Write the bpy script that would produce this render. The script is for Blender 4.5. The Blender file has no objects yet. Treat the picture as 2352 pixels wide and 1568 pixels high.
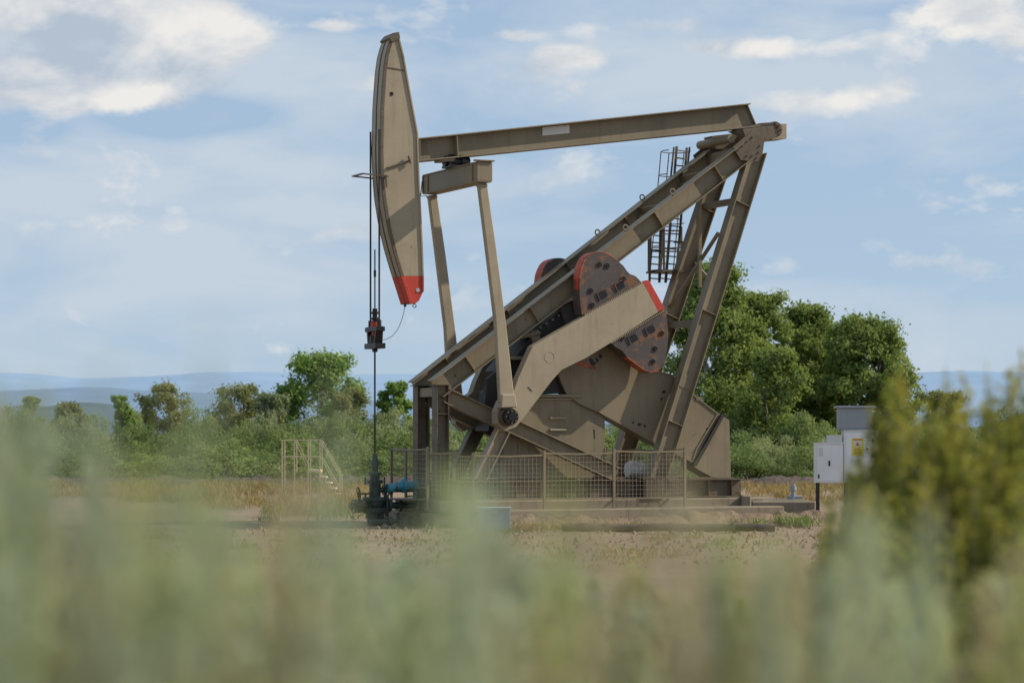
import bpy, bmesh, math, random
import numpy as np
from mathutils import Vector, Matrix, noise
random.seed(7); np.random.seed(7)
scene=bpy.context.scene; COL=scene.collection
F=5553.0; H=2.0; HZ=1000.0; CX=1176.0; D0=55.0
TH=math.radians(25); ca,sa=math.cos(TH),math.sin(TH)

# ------------------------------------------------------------------ helpers
def M(u,v,s):
    """survey helper: point seen on the machine plane at lateral offset s -> (along, height)"""
    k=(u-CX)/F
    t=(k*(D0-s*ca)-s*sa)/(ca-k*sa)
    Y=D0+t*sa-s*ca
    return (t,H-(v-HZ)/F*Y)
def P3(u,v,s):
    t,z=M(u,v,s); return Vector((t,-s,z))
def V(t,s,z): return Vector((t,-s,z))
def W(u,v,Y): return Vector(((u-CX)/F*Y,Y,H-(v-HZ)/F*Y))

class MB:
    def __init__(self): self.v=[];self.f=[];self.m=[];self.sm=[]
    def add(self,vs,fs,mat=0,smooth=False):
        o=len(self.v); self.v+= [tuple(x) for x in vs]
        for f in fs: self.f.append([i+o for i in f]); self.m.append(mat); self.sm.append(smooth)
    def ext(self,front,back,mat=0):
        n=len(front)
        fs=[list(range(n)),list(range(2*n-1,n-1,-1))]
        fs+=[[i,i+n,(i+1)%n+n,(i+1)%n] for i in range(n)]
        self.add(list(front)+list(back),fs,mat)
    def prism(self,tz,s0,s1,mat=0):
        self.ext([V(t,s1,z) for t,z in tz],[V(t,s0,z) for t,z in tz],mat)
    def px(self,uv,sref,s0,s1,mat=0):
        self.prism([M(u,v,sref) for u,v in uv],s0,s1,mat)
    def obox(self,c,ax,h,mat=0):
        c=Vector(c); vs=[]
        for i in (-1,1):
            for j in (-1,1):
                for k in (-1,1):
                    vs.append(c+ax[0]*h[0]*i+ax[1]*h[1]*j+ax[2]*h[2]*k)
        fs=[[0,1,3,2],[4,6,7,5],[0,4,5,1],[2,3,7,6],[0,2,6,4],[1,5,7,3]]
        self.add(vs,fs,mat)
    def box(self,lo,hi,mat=0):
        lo=Vector(lo);hi=Vector(hi)
        self.obox((lo+hi)/2,(Vector((1,0,0)),Vector((0,1,0)),Vector((0,0,1))),[abs(x)/2 for x in (hi-lo)],mat)
    def frame(self,p0,p1,ref=Vector((0,1,0))):
        d=(p1-p0).normalized()
        w=(ref-d*ref.dot(d))
        if w.length<1e-4: w=Vector((1,0,0))-d*d.x
        w.normalize(); n=d.cross(w).normalized()
        return d,w,n
    def bar(self,p0,p1,dep,wid,mat=0,ref=Vector((0,1,0))):
        d,w,n=self.frame(p0,p1,ref)
        self.obox((p0+p1)/2,(d,w,n),((p1-p0).length/2,wid/2,dep/2),mat)
    def ibeam(self,p0,p1,dep,wid,tf=.025,tw=.02,mat=0,ref=Vector((0,1,0)),ribs=0):
        d,w,n=self.frame(p0,p1,ref); L=(p1-p0).length/2; c=(p0+p1)/2
        self.obox(c,(d,w,n),(L,tw/2,dep/2-tf-.0005),mat)
        for sg in (-1,1):
            self.obox(c+n*sg*(dep/2-tf/2),(d,w,n),(L,wid/2,tf/2),mat)
        for i in range(ribs):
            q=p0+(p1-p0)*((i+.5)/ribs)
            self.obox(q,(d,w,n),(.008,wid/2-.01,dep/2-tf-.001),mat)
    def cyl(self,p0,p1,r0,r1=None,n=16,mat=0,caps=True):
        p0=Vector(p0);p1=Vector(p1)
        if r1 is None:r1=r0
        d=(p1-p0).normalized(); a=d.orthogonal().normalized(); b=d.cross(a)
        vs=[]
        for p,r in((p0,r0),(p1,r1)):
            for i in range(n):
                an=2*math.pi*i/n; vs.append(p+(a*math.cos(an)+b*math.sin(an))*r)
        self.add(vs,[[i,(i+1)%n,(i+1)%n+n,i+n] for i in range(n)],mat,n>6)
        if caps:
            self.add(vs,[list(range(n-1,-1,-1)),list(range(n,2*n))],mat)
    def tube(self,pts,rs,n=8,mat=0):
        pts=[Vector(p) for p in pts]; vs=[]; 
        if not hasattr(rs,'__len__'): rs=[rs]*len(pts)
        for k,p in enumerate(pts):
            d=(pts[min(k+1,len(pts)-1)]-pts[max(k-1,0)]).normalized()
            a=d.cross(Vector((.3,.95,.1))).normalized(); b=d.cross(a)
            for i in range(n):
                an=2*math.pi*i/n; vs.append(p+(a*math.cos(an)+b*math.sin(an))*rs[k])
        fs=[]
        for k in range(len(pts)-1):
            for i in range(n):
                fs.append([k*n+i,k*n+(i+1)%n,(k+1)*n+(i+1)%n,(k+1)*n+i])
        self.add(vs,fs,mat,True)
        m=len(pts)-1
        self.add(vs[:n]+vs[m*n:],[list(range(n)),list(range(n,2*n))],mat)
    def torus(self,c,ax,R,r,n=20,m=6,mat=0):
        c=Vector(c);ax=Vector(ax).normalized();a=ax.orthogonal().normalized();b=ax.cross(a);vs=[];fs=[]
        for i in range(n):
            an=2*math.pi*i/n; e=a*math.cos(an)+b*math.sin(an)
            for j in range(m):
                bn=2*math.pi*j/m; vs.append(c+e*(R+r*math.cos(bn))+ax*r*math.sin(bn))
        for i in range(n):
            for j in range(m):
                fs.append([i*m+j,((i+1)%n)*m+j,((i+1)%n)*m+(j+1)%m,i*m+(j+1)%m])
        self.add(vs,fs,mat,True)
    def obj(self,name,mats,parent=None,label=None,bevel=0.0,center=True,cat=None,origin=None,group=None):
        me=bpy.data.meshes.new(name)
        vs=np.array(self.v,dtype=float)
        if origin is not None: o=np.array(origin,float)
        elif center: o=(vs.max(0)+vs.min(0))/2
        else: o=np.zeros(3)
        me.from_pydata([tuple(x) for x in (vs-o)],[],self.f)
        for mt in mats: me.materials.append(mt)
        me.polygons.foreach_set("material_index",self.m)
        me.polygons.foreach_set("use_smooth",self.sm)
        bm=bmesh.new(); bm.from_mesh(me); bmesh.ops.recalc_face_normals(bm,faces=bm.faces); bm.to_mesh(me); bm.free()
        ob=bpy.data.objects.new(name,me); COL.objects.link(ob); ob.location=o
        if parent: ob.parent=parent
        if bevel>0:
            b=ob.modifiers.new("bevel",'BEVEL'); b.width=bevel; b.segments=1; b.limit_method='ANGLE'; b.angle_limit=math.radians(50)
        tag(ob,label,cat,group)
        return ob
def tag(ob,label=None,cat=None,group=None,kind=None):
    if label: ob["label"]=label
    if cat: ob["category"]=cat
    if group: ob["group"]=group
    if kind: ob["kind"]=kind
def empty(name,loc,label,cat,rotz=0,group=None):
    e=bpy.data.objects.new(name,None); COL.objects.link(e); e.location=loc; e.rotation_euler=(0,0,rotz); e.empty_display_size=.5
    tag(e,label,cat,group); return e

# ------------------------------------------------------------------ materials
def newmat(name):
    m=bpy.data.materials.new(name); m.use_nodes=True; nt=m.node_tree; nt.nodes.clear()
    out=nt.nodes.new("ShaderNodeOutputMaterial"); return m,nt,out
def nd(nt,t,**kw):
    n=nt.nodes.new(t)
    for k,v in kw.items(): setattr(n,k,v)
    return n
def mixc(nt,fac,a,b,mode='MIX'):
    n=nd(nt,"ShaderNodeMix",data_type='RGBA',blend_type=mode)
    for i,x in ((0,fac),(6,a),(7,b)):
        if isinstance(x,(int,float)): n.inputs[i].default_value=x
        elif isinstance(x,tuple): n.inputs[i].default_value=(*x,1) if len(x)==3 else x
        else: nt.links.new(x,n.inputs[i])
    return n.outputs[2]
def ramp(nt,src,p0,p1,c0=(0,0,0),c1=(1,1,1)):
    r=nd(nt,"ShaderNodeValToRGB"); r.color_ramp.elements[0].position=p0; r.color_ramp.elements[1].position=p1
    r.color_ramp.elements[0].color=(*c0,1); r.color_ramp.elements[1].color=(*c1,1)
    nt.links.new(src,r.inputs[0]); return r.outputs[0]
def noisen(nt,vec,scale,detail=6,rough=.6,sc=None,dist=0):
    if sc is not None:
        mp=nd(nt,"ShaderNodeMapping"); mp.inputs['Scale'].default_value=sc; nt.links.new(vec,mp.inputs[0]); vec=mp.outputs[0]
    n=nd(nt,"ShaderNodeTexNoise"); n.inputs['Scale'].default_value=scale; n.inputs['Detail'].default_value=detail
    n.inputs['Roughness'].default_value=rough; n.inputs['Distortion'].default_value=dist
    nt.links.new(vec,n.inputs['Vector']); return n.outputs[0]
def paint(name,col,rust=.5,rustcol=(.09,.035,.015),dirt=.5,rough=.5,spec=.35,metal=0,rscale=5,dcol=None):
    m,nt,out=newmat(name); tc=nd(nt,"ShaderNodeTexCoord").outputs['Object']
    b=nd(nt,"ShaderNodeBsdfPrincipled"); b.inputs['Roughness'].default_value=rough; b.inputs['Specular IOR Level'].default_value=spec
    b.inputs['Metallic'].default_value=metal
    big=noisen(nt,tc,.9,4,.6)
    dc=dcol or tuple(x*.55 for x in col)
    c=mixc(nt,ramp(nt,big,.42,.75),col,mixc(nt,dirt,col,dc))
    st=noisen(nt,tc,1.0,5,.7,(7,7,.6)); 
    c=mixc(nt,ramp(nt,st,.52,.80),c,mixc(nt,dirt*.9,c,tuple(x*.38 for x in col)))
    fine=noisen(nt,tc,rscale,9,.75,dist=.4)
    hi=.78-.28*rust
    c=mixc(nt,ramp(nt,fine,hi,hi+.035),c,rustcol)
    sp=noisen(nt,tc,rscale*6,3,.6)
    c=mixc(nt,ramp(nt,sp,.82-.14*rust,.86-.12*rust),c,tuple(x*.7 for x in rustcol))
    nt.links.new(c,b.inputs['Base Color'])
    bp=nd(nt,"ShaderNodeBump"); bp.inputs['Strength'].default_value=.2; bp.inputs['Distance'].default_value=.02
    nt.links.new(fine,bp.inputs['Height']); nt.links.new(bp.outputs[0],b.inputs['Normal'])
    nt.links.new(b.outputs[0],out.inputs[0]); return m
def foliage(name,c0,c1,c2=None,trans=.35,clump=1.2,tipz=None,tipcol=None,world=None):
    m,nt,out=newmat(name); geo=nd(nt,"ShaderNodeNewGeometry"); tc=nd(nt,"ShaderNodeTexCoord").outputs['Object']
    r=ramp(nt,geo.outputs['Random Per Island'],.0,1.0,c0,c1)
    n=noisen(nt,tc,clump,3,.6)
    c=mixc(nt,ramp(nt,n,.38,.66),r,mixc(nt,.6,r,c2 or c1))
    if world:
        wn=noisen(nt,geo.outputs['Position'],world,4,.6)
        c=mixc(nt,1.0,c,ramp(nt,wn,.36,.62,(.66,.72,.70),(1.0,1.0,.92)),'MULTIPLY')
    if tipcol:
        sx=nd(nt,"ShaderNodeSeparateXYZ"); nt.links.new(tc,sx.inputs[0])
        ad=nd(nt,"ShaderNodeMath",operation='MULTIPLY_ADD'); nt.links.new(n,ad.inputs[0]); ad.inputs[1].default_value=.9; nt.links.new(sx.outputs[2],ad.inputs[2])
        c=mixc(nt,ramp(nt,ad.outputs[0],tipz,tipz+.3),c,tipcol)
    d=nd(nt,"ShaderNodeBsdfDiffuse"); t=nd(nt,"ShaderNodeBsdfTranslucent"); nt.links.new(c,d.inputs[0])
    tcx=mixc(nt,1.0,c,(1.0,1.0,.65),'MULTIPLY'); nt.links.new(tcx,t.inputs[0])
    a=nd(nt,"ShaderNodeMixShader"); a.inputs[0].default_value=trans; nt.links.new(d.outputs[0],a.inputs[1]); nt.links.new(t.outputs[0],a.inputs[2])
    nt.links.new(a.outputs[0],out.inputs[0]); return m
def earth(name,c0,c1,c2,scale=1.0,bump=.6):
    m,nt,out=newmat(name); tc=nd(nt,"ShaderNodeTexCoord").outputs['Object']
    b=nd(nt,"ShaderNodeBsdfPrincipled"); b.inputs['Roughness'].default_value=.95; b.inputs['Specular IOR Level'].default_value=.1
    n1=noisen(nt,tc,.35*scale,6,.65); n2=noisen(nt,tc,6*scale,8,.75); n3=noisen(nt,tc,30*scale,3,.6)
    c=mixc(nt,ramp(nt,n1,.4,.62),c0,c1); c=mixc(nt,ramp(nt,n2,.48,.66),c,c2)
    c=mixc(nt,ramp(nt,n3,.6,.72),c,tuple(min(1,x*1.5) for x in c0))
    nt.links.new(c,b.inputs['Base Color'])
    bp=nd(nt,"ShaderNodeBump"); bp.inputs['Strength'].default_value=bump; bp.inputs['Distance'].default_value=.08
    nt.links.new(n2,bp.inputs['Height']); nt.links.new(bp.outputs[0],b.inputs['Normal'])
    nt.links.new(b.outputs[0],out.inputs[0]); return m,nt,b,c

TAN=paint("tan_paint",(.225,.18,.113),rust=.5,dirt=.6)
TAN2=paint("tan_paint_clean_lit",(.34,.28,.19),rust=.45,dirt=.5)
TAND=paint("tan_paint_grimy_shaded",(.125,.098,.066),rust=.8,dirt=.8)
DARK=paint("grimy_steel_and_shade",(.035,.03,.027),rust=.6,dirt=.6,rustcol=(.08,.035,.018))
GREASE_SHADE=paint("black_grease_and_shade",(.014,.013,.013),rust=.3,rough=.35)
RED=paint("red_paint",(.46,.05,.028),rust=.4,dirt=.5,rustcol=(.12,.05,.02))
ORG=paint("orange_primer",(.42,.10,.035),rust=1.0,dirt=.6,rustcol=(.14,.06,.03),rscale=4)
RUST=paint("rusty_counterweight",(.078,.066,.062),rust=.92,rustcol=(.17,.078,.04),dirt=.6,rscale=3.0,rough=.7)
CABLE=paint("dark_wire_rope",(.03,.026,.024),rust=.5)
WGREEN=paint("dark_green_paint",(.04,.06,.052),rust=.5,rough=.4)
TEAL=paint("teal_paint",(.06,.24,.30),rust=.3,rough=.4)
CONC=paint("concrete",(.25,.205,.15),rust=.6,rustcol=(.15,.11,.075),dirt=.8,rough=.9,spec=.1)
WHITE=paint("white_paint",(.78,.78,.78),rust=.1,dirt=.25,rustcol=(.35,.3,.25))
GREY=paint("grey_enclosure",(.30,.33,.36),rust=.1,dirt=.3)
YEL=paint("yellow_sticker",(.75,.62,.12),rust=0,dirt=.1)
PLATE=paint("pale_plate",(.62,.62,.58),rust=.2,dirt=.3)
BLUEW=paint("pale_blue_plastic",(.30,.36,.40),rust=.1,dirt=.4)
WIRE=paint("galvanised_wire",(.30,.25,.18),rust=.4,dirt=.4)
RAIL=paint("cream_rail",(.70,.58,.36),rust=.2,dirt=.3)
BARK=paint("bark",(.20,.17,.14),rust=.3,rough=.9)
BARKL=paint("pale_bark",(.42,.38,.32),rust=.2,rough=.9)

# ------------------------------------------------------------------ PUMPJACK
PJ=empty("pumpjack",(0,D0,0),"large tan oil pumpjack with red-tipped horsehead and rusty counterweights","pumpjack",TH)

# horsehead
edge=[(903,80),(893,100),(886,125),(881,160),(878,200),(875,250),(874,300),(873,340),(874,380),(876,415),(879,450),(885,490),(892,530),(902,570),(912,605),(921,634),(930,662),(941,697)]
back=[(955,697),(964,690),(973,670),(973,634),(971,570),(966,470),(962,380),(960,308),(957,290),(943,215),(928,130),(915,77)]
mb=MB(); S=.26
mb.px(edge[:16]+back[3:],S,-S+.03,S-.03,0)
mb.px(edge[15:]+back[:4],S,-S+.03,S-.03,1)
def strip(mb,pts,inner,outer,s0,s1,mats):
    for i in range(len(pts)-1):
        (t0,z0),(t1,z1)=pts[i],pts[i+1]
        mb.prism([(t0-outer,z0),(t1-outer,z1),(t1+inner,z1),(t0+inner,z0)],s0,s1,mats[i])
ep=[M(u,v,S) for u,v in edge]
mt=[3]*15+[1]*2
strip(mb,ep,.08,.0,S-.05,S+.005,mt); strip(mb,ep,.08,.0,-S-.005,-S+.05,mt)
mt2=[2]*15+[1]*2  # front tracks coloured dark for the shade on the front face
strip(mb,ep,.05,-.02,.05,S-.052,mt2); strip(mb,ep,.05,-.02,-S+.052,-.05,mt2)
strip(mb,ep,.03,.012,-.022,.022,mt2)
bp_=[M(u,v,S) for u,v in back[2:]]
for i in range(len(bp_)-1):
    (t0,z0),(t1,z1)=bp_[i],bp_[i+1]
    mb.prism([(t0+.012,z0),(t1+.012,z1),(t1-.03,z1),(t0-.03,z0)],-S,S,1 if i==0 else 0)
mb.px([(893,88),(903,76),(916,74),(919,88),(900,98)],S,-S-.02,S+.02,3)
mb.px([(884,152),(930,160),(930,164),(884,156)],S,S-.04,S-.022,3)
a=P3(889,386,S);b=P3(943,368,S);mb.bar(a,b,.03,.06,3)
mb.bar(P3(938,358,S+.03),P3(943,376,S+.03),.03,.05,3)
mb.cyl(P3(960,666,S-.03),P3(960,666,S-.012),.045,mat=4)
mb.cyl(P3(899,216,S-.03),P3(899,216,S-.018),.045,mat=2)
mb.torus(P3(952,702,0),(0,1,0),.04,.012,mat=2)
HEAD=mb.obj("horsehead",[TAN2,RED,DARK,TAND,WHITE],PJ,"tall curved tan horsehead with red painted tip",bevel=.006)
mb=MB()
for s in(-.3,.3):
    mb.bar(P3(880,408,0)+Vector((0,s,0)),P3(822,402,0)+Vector((0,s,0)),.03,.03)
mb.bar(V(M(822,402,0)[0],-.315,M(822,402,0)[1]),V(M(822,402,0)[0],.315,M(822,402,0)[1]),.05,.03,ref=Vector((0,0,1)))
mb.bar(P3(860,395,-.3),P3(886,408,.3),.03,.03)
mb.bar(P3(886,402,.3),P3(888,430,.3),.03,.03)
mb.obj("cable_guard",[TAND],PJ)

# walking beam
mb=MB(); fs=.22
T0=M(962,317,fs);T1=M(1725,237,fs);B0=M(962,371,fs);B1=M(1745,291,fs)
def lerp(a,b,k): return (a[0]+(b[0]-a[0])*k,a[1]+(b[1]-a[1])*k)
th=.03
mb.prism([T0,T1,(T1[0],T1[1]-th),(T0[0],T0[1]-th)],-fs,fs)
mb.prism([B0,B1,(B1[0],B1[1]+th),(B0[0],B0[1]+th)],-fs,fs)
mb.prism([(T0[0]+.002,T0[1]-th),(T1[0]-.01,T1[1]-th),(B1[0]-.01,B1[1]+th),(B0[0]+.002,B0[1]+th)],-.015,.015)
for k in(.002,.108):
    a=lerp(T0,T1,k);b=lerp(B0,B1,k)
    mb.prism([(a[0],a[1]-th),(a[0]+.025,a[1]-th),(b[0]+.025,b[1]+th),(b[0],b[1]+th)],-fs+.01,fs-.01)
mb.px([(1048,363),(1012,363),(1014,371),(1044,370)],fs,-.18,.18)
mb.prism([(T1[0]-.03,T1[1]-th),(T1[0]-.005,T1[1]-th),(B1[0],B1[1]+th),(B1[0]-.03,B1[1]+th)],-.1,.1)
BEAM=mb.obj("walking_beam",[TAN],PJ,"long tan I-section walking beam",bevel=.004)
mb=MB(); mb.px([(1246,293),(1308,287),(1308,306),(1246,312)],.03,.017,.03)
mb.obj("name_plate",[PLATE],BEAM).location-=BEAM.location
mb=MB()
mb.px([(1690,299),(1745,283),(1770,281),(1772,322),(1745,320)],.2,-.2,.2)
mb.px([(1771,284),(1805,285),(1805,319),(1771,322)],.2,-.24,.24,1)  # end plate in paler tan: its sunlit look is put into the colour
c=P3(1756,303,0)
mb.cyl(c+Vector((0,.5,0)),c+Vector((0,-.5,0)),.12,n=24)
for s in(-.5,.5):
    mb.cyl(c+Vector((0,s*.6,0)),c+Vector((0,s,0)),.19,n=24)
    for i in range(8):
        an=i*math.pi/4
        q=c+Vector((math.cos(an)*.15,s,math.sin(an)*.15)); mb.cyl(q,q+Vector((0,.03*(1 if s>0 else -1),0)),.02,n=6)
mb.obj("saddle_bearing",[TAND,TAN2],PJ,bevel=.006)

# equalizer
mb=MB(); tc_,zt=M(1048,387,0); zb=M(1048,433,0)[1]; L=1.55
w=.17
mb.box(V(tc_-w+.02,-L,zb+.03),V(tc_+w-.02,L,zt-.03))
mb.box(V(tc_-w,-L-.01,zt-.028),V(tc_+w,L+.01,zt)); mb.box(V(tc_-w,-L-.01,zb),V(tc_+w,L+.01,zb+.028))
for s in(-1.25,1.25,-L,L-.0): mb.box(V(tc_-w-.01,s-.012,zb+.03),V(tc_+w+.01,s+.012,zt-.03))
mb.box(V(tc_-w-.08,L-.06,zt+.001),V(tc_+w+.05,L+.06,zt+.03))
mb.tube([V(tc_-w-.03,-1.5,zb+.3),V(tc_-w-.06,-1.52,zb-.05),V(tc_-w+.0,-1.3,zb-.06)],.012,mat=1)
mb.obj("equalizer",[TAN,DARK],PJ,"weathered box-section cross beam",bevel=.006)
mb=MB()
mb.box(V(tc_-.26,-.22,zt+.001),V(tc_+.26,.22,zt+.06)); 
mb.cyl(V(tc_-.3,0,zt+.15),V(tc_+.3,0,zt+.15),.12,n=20); mb.cyl(V(tc_-.2,0,zt+.15),V(tc_-.05,0,zt+.15),.16,n=20); mb.cyl(V(tc_+.08,0,zt+.15),V(tc_+.2,0,zt+.15),.16,n=20)
for t in(-.22,.22):
    for s in(-.16,.16): mb.cyl(V(tc_+t,s,zt+.06),V(tc_+t,s,zt+.12),.03,n=6)
mb.obj("equalizer_bearing",[GREASE_SHADE],PJ)

# pitman arms
pl=[(1098,423),(1115,560),(1137,742),(1147,925)]; pr=[(1181,922),(1160,738),(1137,560),(1117,421)]
for sg in(1,-1):
    mb=MB(); tz=[M(u,v,1.42) for u,v in pl+pr]
    s0,s1=sorted((sg*1.32,sg*1.47))
    mb.prism(tz,s0,s1)
    mb.px([(1150,905),(1180,905),(1185,935),(1148,937)],1.42,*sorted((sg*1.28,sg*1.50)))
    a=M(1108,424,1.42); mb.prism([(a[0]-.12,a[1]+.0),(a[0]+.12,a[1]),(a[0]+.1,a[1]-.06),(a[0]-.1,a[1]-.06)],*sorted((sg*1.3,sg*1.49)))
    o=mb.obj("pitman_arm",[TAN2],PJ,bevel=.02)
# crank arms
cr=[(1140,945),(1150,920),(1180,897),(1190,868),(1223,795),(1345,724),(1490,643),(1527,709),(1404,786),(1345,822),(1290,849),(1268,873),(1200,962),(1185,980),(1160,990),(1140,972)]
def serr(mb,a,b,n,dz,s0,s1,mat=0):
    a=M(*a,1.25);b=M(*b,1.25)
    d=Vector((b[0]-a[0],b[1]-a[1])); p=Vector((-d.y,d.x)).normalized()*dz
    for i in range(n):
        q0=lerp(a,b,i/n);q1=lerp(a,b,(i+.55)/n); 
        mb.prism([q0,q1,(q1[0]+p.x,q1[1]+p.y),(q0[0]+p.x,q0[1]+p.y)],s0,s1,mat)
for sg in(1,-1):
    mb=MB(); s0,s1=sorted((sg*1.0,sg*1.26))
    mb.px(cr[:6]+[(1477,650),(1512,716)]+cr[8:],1.25,s0,s1,0)
    mb.px([(1477,650),(1490,643),(1527,709),(1512,716)],1.25,*sorted((sg*.999,sg*1.261)),1)
    serr(mb,(1345,724),(1477,650),34,.035,*sorted((sg*1.2,sg*1.255)))
    serr(mb,(1404,786),(1525,711),32,-.035,*sorted((sg*1.2,sg*1.255)))
    c=P3(1262,820,1.25); c.y=-sg*1.262
    mb.torus(c,(0,1,0),.12,.006,n=28,mat=0)
    c=P3(1212,888,1.25); c.y=-sg*1.265
    mb.bar(c,c+Vector((.1,0,-.1)),.015,.01,2)
    CR=mb.obj("crank_arm",[TAN2,RED,DARK],PJ,"tan crank arm with toothed edges and red end",bevel=.008)
    mb=MB(); c=P3(1165,957,1.3)
    def q(s): return Vector((c.x,-sg*s,c.z))
    mb.cyl(q(1.2),q(1.40),.21,n=28,mat=0); mb.cyl(q(1.40),q(1.53),.17,n=28,mat=1); mb.cyl(q(1.53),q(1.57),.10,n=6,mat=1)
    for i in range(8):
        an=i*math.pi/4; e=Vector((math.cos(an)*.13,0,math.sin(an)*.13)); mb.cyl(q(1.53)+e,q(1.555)+e,.022,n=6,mat=0)
    mb.obj("wrist_pin_bearing",[TAND,GREASE_SHADE],PJ)
# counterweights
cwU=[(1336,722),(1332,690),(1331,665),(1332,640),(1335,617),(1340,603),(1346,592),(1353,585),(1362,581),(1371,579),(1380,579),(1394,582),(1408,590),(1420,600),(1432,610),(1440,622),(1447,629),(1460,634),(1470,644),(1477,652),(1475,660),(1345,734)]
cwL=[(1398,780),(1520,705),(1530,716),(1535,765),(1534,790),(1531,812),(1528,828),(1522,842),(1512,852),(1495,855),(1482,851),(1470,843),(1455,832),(1440,820),(1430,806),(1414,797)]
for sg in(1,-1):
    for nm,poly,holes,bolts in(("U",cwU,[(1385,677),(1425,656)],[(1357,667),(1395,610),(1432,640),(1377,607),(1360,700)]),("L",cwL,[(1455,777),(1495,757)],[(1430,775),(1505,800),(1500,830),(1520,765)])):
        mb=MB(); mb.px(poly,1.2,*sorted((sg*.84,sg*1.20)),0)
        tz=[M(u,v,1.2) for u,v in poly]; n=len(tz)
        cx=sum(t for t,z in tz)/n; cz=sum(z for t,z in tz)/n
        def sc(p,k): return (cx+(p[0]-cx)*k,cz+(p[1]-cz)*k)
        for i in (range(3,13) if nm=="U" else range(7,13)):
            a=tz[i];b=tz[(i+1)%n]
            mb.prism([sc(a,1.012),sc(b,1.012),sc(b,.965),sc(a,.965)],*sorted((sg*.86,sg*1.204)),1)
        if nm=="U":
            for i in range(2,9):
                a=tz[i];b=tz[i+1]; mb.prism([sc(a,1.02),sc(b,1.02),sc(b,1.0),sc(a,1.0)],*sorted((sg*1.0,sg*1.15)),3)
        for u,v in holes:
            c=P3(u,v,1.2); a=math.radians(28); ax=(Vector((math.cos(a),0,math.sin(a))),Vector((0,1,0)),Vector((-math.sin(a),0,math.cos(a))))
            c.y=-sg*1.203; r=.11
            ring=[c+ax[0]*(r*math.copysign(abs(math.cos(q_))**.5,math.cos(q_)))+ax[2]*(r*.8*math.copysign(abs(math.sin(q_))**.5,math.sin(q_))) for q_ in np.linspace(0,2*math.pi,16,endpoint=False)]
            mb.ext(ring,[p+Vector((0,sg*.01,0)) for p in ring],2)  # flat black plates stand in for the shadowed hollows
            c2=c.copy(); c2.y=-sg*1.215; mb.obox(c2+ax[2]*.10,ax,(.13,.012,.012),0); mb.obox(c2+ax[0]*-.13,ax,(.012,.012,.09),0)
        for u,v in bolts:
            c=P3(u,v,1.2); c.y=-sg*1.2; mb.cyl(c,c-Vector((0,sg*.03,0)),.042,n=14,mat=2); mb.torus(c-Vector((0,sg*.01,0)),(0,1,0),.06,.012,mat=0)
        mb.obj("counterweight",[RUST,ORG,GREASE_SHADE,RED],PJ,"rusty crank counterweight with orange-red rim",bevel=.012)

# samson post legs
FZ=.58
def Sd(p,sg): return Vector((p.x,p.y*sg,p.z))
for sg in(1,-1):
    mb=MB()
    b0=Sd(P3(1000,893,.55),sg); t0=Sd(P3(1712,347,.8),sg)
    mb.ibeam(b0,t0,.45,.34,ribs=5)
    for k in(.62,.775):
        mb.torus(b0+(t0-b0)*k+Vector((-.16,0,.24)),(0,1,0),.06,.018)
    mb.obj("samson_post_leg",[TAN],PJ,bevel=.004)
    mb=MB(); f0=Sd(P3(1506,1100,1.0),sg); t1=Sd(P3(1738,345,.8),sg)
    mb.ibeam(f0,t1,.44,.28,ribs=3); mb.box((f0.x-.3,f0.y-.22,f0.z-.03),(f0.x+.3,f0.y+.22,f0.z))
    q=f0+(t1-f0)*.29; mb.bar(q-(t1-f0).normalized()*.15,q+(t1-f0).normalized()*.15,.50,.05)
    mb.obj("rear_leg",[TAN],PJ,bevel=.004)
    mb=MB(); s0,s1=sorted((sg*.955,sg*.925)); mb.px([(1683,338),(1728,300),(1756,322),(1752,350),(1740,372),(1702,368)],.95,s0,s1)
    for (u,v) in[(1695,345),(1705,335),(1716,325),(1728,315),(1742,350),(1738,362),(1728,358),(1715,358),(1745,335)]:
        c=P3(u,v,.95);c.y=-sg*.955; mb.cyl(c,c-Vector((0,sg*.03,0)),.022,n=6)
    mb.px([(1690,300),(1760,292),(1766,318),(1740,330),(1700,330)],.6,*sorted((sg*.55,sg*.923)))
    mb.obj("gusset_plate",[TAND],PJ,bevel=.003)
    mb=MB(); p=Sd(P3(1012,893,.55),sg); z1=p.z+.08; x=p.x
    mb.ibeam(Vector((x,p.y,FZ)),Vector((x,p.y,z1)),.30,.28,ribs=2); mb.box((x-.25,p.y-.2,FZ-.02),(x+.25,p.y+.2,FZ+.012))
    mb.box((x-.2,p.y-.17,z1),(x+.17,p.y+.17,z1+.025))
    mb.obj("front_post",[TAND],PJ,bevel=.004)
    mb=MB(); mb.ibeam(Sd(P3(1022,908,.56),sg),Sd(P3(1415,1090,.93),sg),.34,.24,ribs=0)
    mb.obj("diagonal_brace",[TAN],PJ,bevel=.004)
    mb=MB(); mb.ibeam(Sd(P3(1155,985,.7),sg),Sd(P3(1098,1103,.7),sg),.30,.24); mb.obj("gearbox_support_leg",[TAN2 if sg>0 else TAND],PJ,bevel=.004)  # near leg in lighter tan, far leg darker: sun and shade put into colour
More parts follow.
